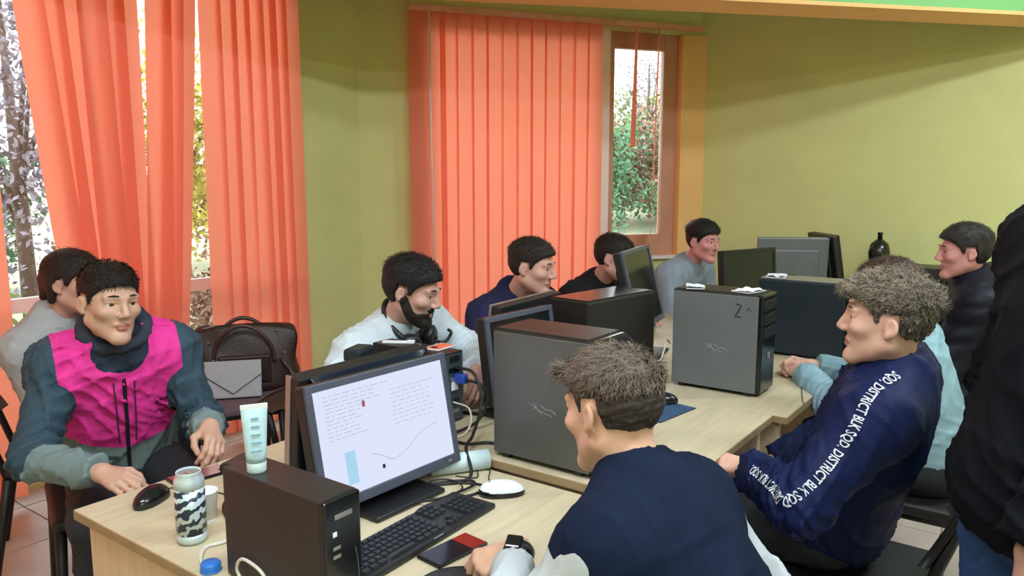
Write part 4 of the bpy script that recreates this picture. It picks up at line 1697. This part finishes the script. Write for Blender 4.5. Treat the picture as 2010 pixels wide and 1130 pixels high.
cable('thin dark earphone lead hanging from the clasped hands', [(3.10, .84, .80), (3.02, .80, .775), (2.90, .76, .769), (2.78, .725, .769), (2.73, .705, .765)], .0016, CABLE)

# ---------------------------------------------------------------- things on tower tops and far desks
cardt = thing('card', 'orange card with white border and black dot on a computer top', 'card', (1.875, 1.66, 1.0005), math.radians(4))
Box('card_border', (-.05, -.032, 0), (.05, .032, .003), PAPER, cardt, .0005)
Box('card_face', (-.044, -.026, .003), (.044, .026, .0036), mat('card_orange', '#e8714f', .5), cardt, 0)
lathe('card_dot', [(.012, .0036), (.012, .0042)], INK, cardt, 20, (-.022, .005, 0))
st = thing('paper_strip', 'white paper strip on the computer top below the headphones', 'paper', (1.845, 1.82, 1.0005), math.radians(-60))
Box('strip', (-.055, -.012, 0), (.055, .012, .006), PAPER, st, .001)
Box('strip_fold', (.03, -.012, .006), (.055, .012, .009), PAPER, st, .0005)
tr = thing('glasses_case', 'open dark glasses case left of the white paper strip', 'case', (1.80, 1.93, .9), math.radians(20))
tr.location = (1.70, 1.86, .765)
Box('case_body', (-.05, -.03, 0), (.05, .03, .225), BLACK_PL, tr, .01, seg=3)
Box('case_lid', (-.052, -.032, .2), (.052, .032, .243), NAVY_METAL, tr, .01, seg=3)
for lab, loc, rz, s in (('crumpled white paper on the left end of the marked tower', (2.745, 1.13, 1.147), .4, 1.0), ('white paper scrap on the right end of the marked tower', (2.76, .93, 1.147), -.3, 1.1), ('white paper scrap on the blue black tower', (3.52, 1.06, 1.116), .2, 1.2)):
    q = thing('paper_scrap', lab, 'paper', loc, rz, 'paper scraps on tower tops')
    vs, fs = [], []
    rr_ = random.Random(int(loc[1] * 100))
    for i in range(6):
        for k in range(6):
            vs.append(((i - 2.5) * .02 * s, (k - 2.5) * .014 * s, .002 + rr_.random() * .010))
    for i in range(5):
        for k in range(5):
            a = i * 6 + k
            fs.append((a, a + 6, a + 7, a + 1))
    mesh_obj('crumpled_sheet', vs, fs, PAPER, q)
    Box('sheet_base', (-.05 * s, -.034 * s, 0), (.05 * s, .034 * s, .002), PAPER, q, .0005)

fr = thing('photo_frame', 'small white easel frame before the grey backed monitor', 'frame', (4.62, 1.18, .766), math.radians(-60))
for a, b in (((-.045, -.004, 0), (-.035, .004, .2)), ((.035, -.004, 0), (.045, .004, .2)), ((-.045, -.004, .19), (.045, .004, .2)), ((-.045, -.004, 0), (.045, .004, .012))):
    Box('frame_bar', a, b, WHITE_PL, fr, .001)
Box('backing', (-.036, -.001, .012), (.036, .002, .19), mat('pale_green_card', '#b7c7ae', .6), fr, 0)
Tube('easel_leg', [(0, .003, .15), (0, .07, .0)], .004, WHITE_PL, fr, 6)
bt = thing('bottle', 'round dark bottle on the wall desk behind the brown haired head', 'bottle', (5.52, 1.0, .765))
lathe('bottle_body', [(.05, 0), (.055, .01), (.055, .2), (.062, .26), (.068, .31), (.055, .37), (.02, .40)], mat('dark_green_glass', '#1f241d', .2), bt)
lathe('bottle_neck', [(.016, .40), (.014, .43), (.018, .435), (.018, .445), (.01, .447)], BLACK_GL, bt)
bx = thing('storage_box', 'low dark box on the wall desk beside the round bottle', 'box', (5.5, 1.12, .765))
bx.location = (5.42, .80, .765)
Box('box_body', (-.12, -.22, 0), (.12, .16, .24), BLACK_PL, bx, .006)
Box('box_lid', (-.125, -.225, .2), (.125, .165, .25), DARK_METAL, bx, .006)

# ---------------------------------------------------------------- bag and clutch on the chair
LEATH = mat('dark_brown_leather', '#33221f', .42, 0, .25, 25, .35, 120)
bag = thing('handbag', 'large dark brown leather bag with looped handles on chair', 'bag', (2.37, 3.47, .46), math.radians(-36))
vs, fs = [], []
nu, nv = 36, 12
for i in range(nv + 1):
    t_ = i / nv
    z = .36 * t_
    wx = .27 * (1 - .10 * t_ ** 2) * (1 - .0 * t_) + (.01 * math.sin(9 * t_))
    wy = .115 * (1 - .72 * t_ ** 1.6)
    for k in range(nu):
        a = 2 * math.pi * k / nu
        ca, sa = math.cos(a), math.sin(a)
        e = .55
        sag = -.05 * t_ * (ca * .5 + .5) ** 3 - .035 * t_ * (.5 - ca * .5) ** 2
        vs.append((wx * math.copysign(abs(ca) ** e, ca) + .015 * t_, wy * math.copysign(abs(sa) ** e, sa) + .006 * math.sin(5 * a + 7 * t_), z + sag + .008 * math.sin(3 * a)))
for i in range(nv):
    for k in range(nu):
        fs.append((i * nu + k, i * nu + (k + 1) % nu, (i + 1) * nu + (k + 1) % nu, (i + 1) * nu + k))
fs.append(tuple(range(nu))[::-1])
fs.append(tuple(nv * nu + k for k in range(nu)))
mesh_obj('bag_body', vs, fs, LEATH, bag, True)
STRAP = mat('bag_strap_leather', '#4a3530', .35, 0, .2, 40, .2, 200)
for s in (-1, 1):
    Tube('handle', [(-.15, s * .09, .18), (-.13, s * .11, .27), (-.07, s * .12, .335), (0, s * .12, .355), (.07, s * .12, .325), (.13, s * .11, .25), (.15, s * .09, .15)], .011, STRAP, bag, 8, curve=6)
for p in ((-.17, -.085, .27), (.17, -.06, .31), (.2, -.1, .2), (-.15, -.1, .18)):
    lathe('rivet', [(.002, -.004), (.008, -.002), (.008, .002), (.002, .004)], SILVER, bag, 12, p)
Box('front_pocket', (-.13, -.125, .05), (.13, -.10, .20), LEATH, bag, .012, seg=3)
Tube('shoulder_strap', [(.18, -.10, .17), (.235, -.15, .09), (.25, -.19, .02), (.2, -.23, .008), (.1, -.24, .008)], .010, STRAP, bag, 8, curve=6)

CL = mat('grey_clutch_leather', '#b0b0b4', .55, 0, .05, 40, .15, 300)
cl = thing('clutch', 'light grey envelope clutch leaning on the brown bag', 'bag', (2.20, 3.33, .465), math.radians(-40))
cl.rotation_euler = (math.radians(-12), 0, math.radians(-40))
Box('clutch_body', (-.135, -.018, 0), (.135, .018, .185), CL, cl, .008, seg=3)
bm = bmesh.new()
a = [bm.verts.new(p) for p in ((-.136, -.0195, .188), (.136, -.0195, .188), (.136, -.0195, .115), (0, -.0215, .022), (-.136, -.0195, .115))]
b = [bm.verts.new((v.co.x, v.co.y - .003, v.co.z)) for v in a]
bm.faces.new(a)
bm.faces.new(b[::-1])
for i in range(5):
    bm.faces.new((a[i], a[(i + 1) % 5], b[(i + 1) % 5], b[i]))
bm_obj('flap', bm, CL, cl)
Tube('flap_piping', [(-.134, -.0235, .115), (0, -.0255, .022), (.134, -.0235, .115)], .0022, mat('dark_grey_piping', '#55585c', .6), cl, 6)

# ================================================================ THE PEOPLE
DARKHAIR = '#221b18'
# flow helpers (head space: x right, y forward, z up)
back_flow = lambda p: np.stack([p[:, 0] * 4, 0 * p[:, 1] - .6, -.35 - 3 * np.clip(-p[:, 1], 0, 1)], 1)
fwd_flow = lambda p: np.stack([p[:, 0] * 3 + .1, .9 + 0 * p[:, 1], np.where(p[:, 2] < .03, -1.0, -.05)], 1)

# -- pink, navy and grey jacket
pink = zone_mat('pink_grey_jacket', '#e03c98', [
    ([('yoke', 0.0, -1)], '#70827f'),
    ([('sleeve', 0.0, 1)], '#3b4f5e'),
    ([('neck', .108, -1)], '#2c3547'),
    ([('sleeve', 0.0, 1), ('along', .56, 1)], '#75878a'),
], .6, .3, 250)
pp = person('person in pink and grey zip jacket seated behind the nearest desk', (1.31, 2.68, .55), (1.215, 2.48, 1.03), -108, (1.165, 2.395, 1.172), -92, -4, 3,
            LW=(1.315, 2.13, .785), RW=(1.03, 2.24, .70), Lpole=(.45, .35, -.85), Rpole=(-.6, .35, -.75),
            Lhand=dict(dir=(-.35, -.85, -.25), dorsal=(.5, -.1, .8), curl=(30, 45, 25), thumb=.6),
            Rhand=dict(dir=(.15, -.95, -.1), dorsal=(-.5, .1, .85), curl=(30, 40, 25)),
            top=dict(mat=pink, thick=.022, fold=.012, hem=-.02, armhole=-.012), hair=dict(col=DARKHAIR, top=.015, side=.006, strands=2200, lift=.25, flow=fwd_flow),
            skin='#caa08c', res=.0085, seed=11, girth=1.0, sh_w=.168, sh_tilt=.0, arm_r=.88)
me = pp['top'].data
n_ = len(me.vertices)
co = np.empty(n_ * 3, f32)
me.vertices.foreach_get('co', co)
co = co.reshape(-1, 3) + pp['base']
hg = (co - pp['pelvis']) @ pp['TM'][:, 2]
lt = (co - pp['N']) @ pp['right']
at = me.attributes.new('yoke', 'FLOAT', 'POINT')
at.data.foreach_set('value', (hg - (.205 + .10 * (np.abs(lt) - .1))).astype(f32))
ZIP = mat('black_zip', '#1b1a22', .5)
zp = [pp['pelvis'] + pp['TM'][:, 2] * z for z in np.linspace(.0, .47, 22)]
project_ribbon('zip', pp['bvh'], zp, pp['fwd'], .006, .003, ZIP, pp['root'], pp['base'])
for s_ in (-1, 1):
    project_ribbon('drawstring', pp['bvh'], [pp['pelvis'] + pp['TM'][:, 2] * z + pp['right'] * s_ * (.03 - .02 * (.45 - z)) for z in np.linspace(.22, .46, 12)], pp['fwd'], .0025, .004, mat('navy_cord', '#4a1f3e', .7), pp['root'], pp['base'])
for k, (dx, dz) in enumerate(((0, 0), (.012, .006), (.024, .0), (.030, .008))):
    project_ribbon('chest_badge', pp['bvh'], [pp['pelvis'] + pp['TM'][:, 2] * (.345 + dz + q) - pp['right'] * (.095 + dx) for q in (0, .009)], pp['fwd'], .003, .003, ZIP, pp['root'], pp['base'])
project_ribbon('pocket_flap', pp['bvh'], [pp['pelvis'] + pp['TM'][:, 2] * .16 + pp['right'] * q for q in np.linspace(.03, .13, 8)], pp['fwd'], .006, .003, mat('pocket_trim', '#2f3e44', .7), pp['root'], pp['base'])


def hood(info, m, R=.088, r=.03, lift=.02, name='hood', fwd_open=.02):
    """soft rolled hood or collar lying round the neck"""
    N, M = info['N'], info['TM']
    c = N + M[:, 2] * lift + M[:, 1] * .01

    def f(P):
        p = (P - c.astype(f32)) @ M.astype(f32)
        a = np.arctan2(p[:, 0], p[:, 1])
        back = (1 - np.cos(a)) * .5
        rad = np.sqrt((p[:, 0] * .95) ** 2 + (p[:, 1] * 1.02) ** 2) - R
        zz = p[:, 2] - (.03 * back - .02)
        d = np.sqrt(rad ** 2 + (zz * .75) ** 2) - (r * (.45 + .75 * back))
        return d * f32(.8) - folds(P, .004, 77)
    v, fc = nets(f, c - .17, c + .17, .008, 1)
    return fast_mesh(name, v, fc, [m], info['root'], None, None, info['base'])


hood(pp, mat('navy_hood_fabric', '#2c3547', .8, 0, .12, 30, .3, 300), .080, .036, .055)

# -- person in grey by the window
grey = zone_mat('grey_knit', '#a9adb2', [], .9, .4, 300)
person('person in light grey sweater with dark hair near the left blind', (1.40, 3.30, .55), (1.335, 3.19, 1.005), -25, (1.372, 3.085, 1.155), -58, -6, 0, sh_yaw=-66,
       LW=(1.62, 3.12, .66), RW=(1.48, 3.02, .66), Rpole=(-.9, .2, -.5),
       top=dict(mat=grey, thick=.012, fold=.005, name='sweater', armhole=.01), hair=dict(col='#261d1a', top=.022, side=.016, nape=-.08, strands=1200, long=[((0, -.1, 0), (0, -.115, -.06), .04, .022), ((-.07, -.03, .01), (-.066, -.045, -.06), .02, .014), ((.07, -.03, .01), (.066, -.045, -.06), .02, .014)]),
       skin='#cb9a8c', res=.011, head_res=.0055, hand_res=.004, seed=12, sh_w=.165, girth=.9)

# -- bearded man in white with headphones
white = zone_mat('white_blue_shirt', '#cfdde6', [], .85, .3, 300)
wp = person('bearded man in white long sleeved top with headphones round his neck', (2.12, 2.36, .55), (2.055, 2.045, 1.0), -82, (2.03, 1.925, 1.145), -70, -16, 0,
            LW=(2.075, 1.665, .875), RW=(1.86, 1.90, .80), Lpole=(.85, .25, -.15), Rpole=(-.9, .2, -.3),
            Lhand=dict(dir=(-.6, -.55, -.35), dorsal=(.3, -.5, .7), curl=(35, 45, 25)),
            top=dict(mat=white, thick=.018, fold=.007, name='shirt', armhole=.01), hair=dict(col='#1a1718', top=.026, side=.016, nape=-.085, strands=2200, lift=.3, flow=back_flow), beard='#1f1815',
            skin='#c79a8c', res=.009, seed=13, sh_w=.195, collar=.012)
hp = thing('headphones', 'black over-ear headphones hanging round the bearded man\'s neck', 'headphones', tuple(wp['N']))
Mh = wp['TM']
n0 = V3(0, 0, 0)


def hpnt(x, y, z):
    return n0 + Mh @ V3(x, y, z)


Tube('headband', [hpnt(.075 * math.sin(a), .035 - .105 * math.cos(a) if True else 0, .055 + .022 * math.cos(a)) for a in np.linspace(-2.3, 2.3, 18)], .011, BLACK_PL, hp, 8)
for s in (-1, 1):
    c = hpnt(s * .055, .125, .035)
    ax = nrm(Mh @ V3(s * .35, .8, .45))
    Tube('ear_cup', [c - ax * .018, c - ax * .012, c + ax * .012, c + ax * .02], [.03, .042, .042, .03], BLACK_PL, hp, 20)
    Tube('ear_cushion', [c - ax * .03, c - ax * .026, c - ax * .018], [.026, .038, .04], BLACK_GL, hp, 20)
    Tube('yoke', [hpnt(s * .056, .10, .02), hpnt(s * .075, .125, .035), hpnt(s * .06, .15, .045)], .006, BLACK_PL, hp, 8)
Tube('microphone_boom', [hpnt(-.055, .15, .03), hpnt(-.10, .17, .02), hpnt(-.13, .165, .05), hpnt(-.105, .16, .075)], .006, BLACK_PL, hp, 8, curve=5)

# -- navy hoodie
navy = zone_mat('navy_hoodie', '#272a4a', [], .85, .3, 300)
np4 = person('person in navy hoodie behind the slim monitor backs', (2.90, 2.36, .55), (2.85, 2.05, 1.005), -88, (2.785, 1.91, 1.165), -78, -8, 0,
             LW=(2.98, 1.80, .80), RW=(2.68, 1.82, .80), Lpole=(.9, .2, -.3), Rpole=(-.9, .2, -.2),
             top=dict(mat=navy, thick=.024, fold=.007, name='hoodie'), hair=dict(col='#241c18', top=.024, side=.01, strands=1200, flow=back_flow), skin='#cf9f90', res=.011, head_res=.0055, hand_res=.004, seed=14, sh_w=.19)
hood(np4, navy, .085, .03, .02)

blackc = zone_mat('black_sweatshirt', '#211f24', [], .85, .3, 300)
person('person in black top partly hidden by the tall dark monitor', (3.62, 2.36, .55), (3.58, 2.03, .995), -88, (3.53, 1.90, 1.145), -80, -8, 0,
       LW=(3.72, 1.80, .80), RW=(3.42, 1.80, .80), top=dict(mat=blackc, thick=.022, fold=.006, name='sweatshirt'),
       hair=dict(col='#201a19', top=.02, side=.009, strands=900, flow=fwd_flow), skin='#c8958a', res=.013, head_res=.006, hand_res=.0045, seed=15)
greyt = zone_mat('blue_grey_top', '#8e9aa6', [], .85, .3, 300)
person('person in blue grey top at the far end of the row', (4.56, 2.20, .55), (4.52, 1.92, 1.02), -95, (4.47, 1.80, 1.175), -105, -6, 0,
       LW=(4.64, 1.68, .81), RW=(4.36, 1.68, .81), top=dict(mat=greyt, thick=.02, fold=.006, name='shirt'),
       hair=dict(col='#191617', top=.03, side=.01, strands=900, flow=back_flow), skin='#cf8f8c', res=.013, head_res=.006, hand_res=.0045, seed=16)

# -- foreground man: navy vest over white sleeves
vest = zone_mat('navy_vest_white_sleeves', '#121d33', [([('sleeve', 0.0, 1)], '#bfc8cd')], .85, .35, 320)
fg_flow = lambda p: np.stack([p[:, 0] * 3 - .3, .5 - 9 * np.clip(-p[:, 1] - .02, 0, 1), np.where(p[:, 2] < .05, -1.0, .0)], 1)
fg = person('man in navy vest and white sleeves seen from behind at the nearest desk', (1.235, .34, .56), (1.258, .61, .962), 78, (1.285, .690, 1.102), 76, -12, -4, sh_yaw=85,
            LW=(1.212, .862, .795), RW=(1.58, .68, .72), Lpole=(-.85, -.55, -.16), Rpole=(.5, -.3, -.8),
            Lhand=dict(dir=(-.6, .7, -.3), dorsal=(-.45, -.1, .85), curl=((50, 55, 30), (55, 60, 30), (60, 60, 35), (60, 60, 35)), thumb=.7),
            Rhand=dict(dir=(-.2, .9, -.1), curl=(30, 30, 20)),
            top=dict(mat=vest, thick=.018, fold=.005, name='vest', armhole=-.085, hem=-.03, cuff=.03), collar=.004,
            hair=dict(col='#38302b', col2='#75685c', top=.014, side=.004, nape=-.052, front=.066, strands=9000, lift=.22, width=.001, lump=.003, flow=fg_flow, curl=.1,
                      len=lambda p: .007 + .028 * np.clip((p[:, 2] - .035) / .05, 0, 1), sel=lambda p: np.where(p[:, 2] > .045, 1.0, .03),
                      fringe=[((-.045, .075, .084), (.045, .08, .086), .013, .013)], res=.0038),
            skin='#d8ab92', res=.0075, head_res=.0038, hand_res=.0024, seed=17, sh_w=.150, girth=.93, shrug=.0, sh_tilt=-.02, arm_r=.82)
# wrist watch
wd = nrm(fg['LW'] - fg['EL'])
wc = fg['LW'] - wd * .012
Tube('watch_strap', [wc - wd * .011, wc + wd * .011], .0335, BLACK_PL, fg['root'], 24)
o = fg['root'].children[-1]
for v in o.data.vertices:
    v.co -= Vector(fg['base'])
side_ = nrm(np.cross(wd, V3(0, 0, 1)))
upv = np.cross(side_, wd)
wf = wc + upv * .031 + side_ * -.006
bm = bmesh.new()
box(bm, (-.017, -.017, -.005), (.017, .017, .007), .004, M=Matrix(((*[side_[0], wd[0], upv[0]], wf[0] - fg['base'][0]), (*[side_[1], wd[1], upv[1]], wf[1] - fg['base'][1]), (*[side_[2], wd[2], upv[2]], wf[2] - fg['base'][2]), (0, 0, 0, 1))))
bm_obj('watch_face', bm, BLACK_GL, fg['root'])

# -- man with printed sleeve
bomber = zone_mat('navy_bomber', '#161f45', [], .55, .35, 200)
r_flow = lambda p: np.stack([p[:, 0] * 2, .75 + 0 * p[:, 1] - 12 * np.clip(-p[:, 1] - .03, 0, 1), np.where(p[:, 2] < .04, -1.0, .05)], 1)
rg = person('man in navy jacket with white lettering down the sleeve', (2.27, .50, .56), (2.215, .335, 1.03), 90, (2.165, .365, 1.182), 99, 2, 0, sh_yaw=96,
            LW=(2.045, .66, .755), RW=(2.36, .70, .66), Lpole=(-1.0, -.25, -.5), Rpole=(.9, -.1, -.5),
            Lhand=dict(dir=(.15, .95, -.05), dorsal=(-.35, .0, .9), curl=((45, 50, 25), (45, 55, 25), (50, 55, 30), (50, 55, 30)), thumb=.5),
            Rhand=dict(dir=(-.3, .9, .0), dorsal=(.3, 0, .9), curl=(40, 45, 25)),
            top=dict(mat=bomber, thick=.026, fold=.009, name='jacket', hem=-.05), collar=.025,
            hair=dict(col='#544c42', col2='#8a7f6e', top=.022, side=.007, nape=-.066, front=.068, strands=9000, lift=.3, width=.0012, lump=.007, flow=r_flow, curl=.25,
                      len=lambda p: .008 + .02 * np.clip((p[:, 2] - .03) / .05, 0, 1), sel=lambda p: np.where(p[:, 2] > .02, 1.0, .5),
                      fringe=[((-.04, .085, .082), (.04, .088, .082), .017, .017), ((-.02, .10, .08), (.02, .102, .078), .013, .013)], res=.004),
            skin='#deb19c', res=.0075, head_res=.0038, hand_res=.0026, seed=18, sh_w=.195)
# lettering: text laid along the outside of the left sleeve
fc_ = bpy.data.curves.new('sleeve_text', 'FONT')
fc_.body = 'SQD. DISTRICT BLK SQD. DISTRICT BLK SQD. DISTRICT BLK SQD.'
fc_.size = 1.0
fc_.offset = .018
fc_.resolution_u = 2
to = bpy.data.objects.new('sleeve_text', fc_)
C.objects.link(to)
dg = bpy.context.evaluated_depsgraph_get()
tm = bpy.data.meshes.new_from_object(to.evaluated_get(dg))
bpy.data.objects.remove(to)
bmt = bmesh.new()
bmt.from_mesh(tm)
bmesh.ops.triangulate(bmt, faces=bmt.faces)
bmesh.ops.subdivide_edges(bmt, edges=[e for e in bmt.edges if e.calc_length() > .35], cuts=1)
tx = np.array([v.co[:] for v in bmt.verts])
tf = [[v.index for v in f_.verts] for f_ in bmt.faces]
bmt.free()
S_, E_, W_ = rg['SL'], rg['EL'], rg['LW']
outw = nrm(V3(-.90, -.12, .42))
path = catmull([rg['N'] - rg['right'] * .075 + rg['up'] * .02, S_ * .75 + rg['N'] * .25 + V3(0, .02, .01), S_ + (E_ - S_) * .25 + V3(0, .01, 0), S_ + (E_ - S_) * .7, E_ + V3(0, .02, .0), E_ + (W_ - E_) * .4, W_ - nrm(W_ - E_) * .03], 16)
path = np.array(path)
sl = np.concatenate([[0], np.cumsum(np.linalg.norm(np.diff(path, axis=0), axis=1))])
TL = sl[-1]
size = TL / tx[:, 0].max()
hgt_t = .034
pos = np.stack([np.interp(tx[:, 0] * size, sl, path[:, a]) for a in range(3)], 1)
tan = np.stack([np.interp(np.minimum(tx[:, 0] * size + .01, TL), sl, path[:, a]) for a in range(3)], 1) - np.stack([np.interp(np.maximum(tx[:, 0] * size - .01, 0), sl, path[:, a]) for a in range(3)], 1)
tan /= np.linalg.norm(tan, axis=1)[:, None]
acr = np.cross(outw, tan)
acr /= np.linalg.norm(acr, axis=1)[:, None]
vsT = []
for i in range(len(pos)):
    q = pos[i] + acr[i] * (tx[i, 1] - .35) * hgt_t
    hit = rg['bvh'].ray_cast(Vector(q + outw * .3), Vector(-outw), .8)
    r = (np.array(hit[0]) + np.array(hit[1]) * .0025) if hit[0] is not None else q
    vsT.append(r - rg['base'])
mesh_obj('sleeve_lettering', vsT, tf, mat('white_print', '#d9dde4', .6), rg['root'])

# -- person in light blue sweater with clasped hands
blue = zone_mat('light_blue_sweater', '#8fb0bd', [], .9, .4, 300)
person('person in light blue sweater with brown hair and clasped hands on the desk', (3.03, .34, .55), (2.965, .43, 1.0), 90, (2.915, .50, 1.15), 96, -6, 0,
       LW=(3.06, .80, .80), RW=(3.165, .79, .805), Lpole=(-.8, -.4, -.7), Rpole=(.8, -.4, -.7),
       Lhand=dict(dir=(.35, .85, .1), dorsal=(-.7, .1, .6), curl=((55, 55, 25), (55, 55, 25), (60, 55, 25), (60, 55, 25)), thumb=.6),
       Rhand=dict(dir=(-.35, .85, .15), dorsal=(.7, .1, .6), curl=((50, 50, 25), (50, 55, 25), (55, 55, 25), (55, 55, 25)), thumb=.6),
       top=dict(mat=blue, thick=.02, fold=.006, name='sweater'), hair=dict(col='#4a342b', top=.024, side=.018, nape=-.10, strands=2500, long=[((0, -.10, .0), (0, -.10, -.10), .04, .035), ((-.075, -.03, .02), (-.075, -.04, -.10), .024, .02), ((.075, -.03, .02), (.075, -.04, -.10), .024, .02)]),
       skin='#dcae9c', res=.009, head_res=.0055, hand_res=.0028, seed=19, sh_w=.175, girth=.95)

# -- person in puffer jacket in the background
puffer = zone_mat('black_puffer', '#1a1b24', [], .45, .2, 200)
p10 = person('person in dark puffer jacket seated near the right wall', (4.12, .26, .60), (4.06, .32, 1.07), 100, (3.995, .375, 1.225), 112, -4, 0,
             LW=(3.92, .62, .80), RW=(4.15, .64, .80), top=dict(mat=puffer, thick=.035, fold=.004, puff=.008), hair=dict(col='#2a2421', top=.026, side=.016, nape=-.08, strands=1000, flow=back_flow),
             skin='#cf918a', res=.012, head_res=.006, hand_res=.0045, seed=20, sh_w=.185)
hood(p10, mat('black_fur_hood', '#15141a', .9, 0, .3, 60, .8, 200), .10, .04, .03)

# -- standing person at the right edge
coat = zone_mat('dark_coat', '#0f1218', [], .75, .3, 260)
jeans = mat('blue_jeans', '#274a7d', .85, 0, .18, 60, .35, 500)
p11 = person('standing person in dark coat and blue jeans at the right edge', (1.745, -.01, .93), (1.80, -.105, 1.46), -48, (1.82, -.16, 1.62), -54, -8, 0,
             LW=(1.95, -.1, .95), RW=(1.505, .0, .93), Lpole=(.3, .6, -.2), Rpole=(-.5, .5, -.3),
             Rhand=dict(dir=(.02, -.02, -.98), dorsal=(-.75, -.6, .0), curl=(25, 30, 20), thumb=.4),
             top=dict(mat=coat, thick=.034, fold=.010, name='coat', hem=-.10, cuff=.0), legs='stand', trouser=jeans, skin='#c99a88', hair=dict(col='#2a2422', top=.02, side=.01, strands=600),
             res=.0085, hand_res=.0026, seed=21, sh_w=.175, girth=1.0, arm_r=.95)
ring = thing('key_ring', 'small silver key held by the standing person in dark coat', 'keys', (1.50, .02, .845))
Tube('ring', [(.014 * math.cos(a), 0, .014 * math.sin(a)) for a in np.linspace(0, 2 * math.pi, 16, endpoint=False)], .0022, SILVER, ring, 6, closed=True)
Box('key_blade', (-.004, -.001, -.06), (.004, .001, -.012), SILVER, ring, .0004)
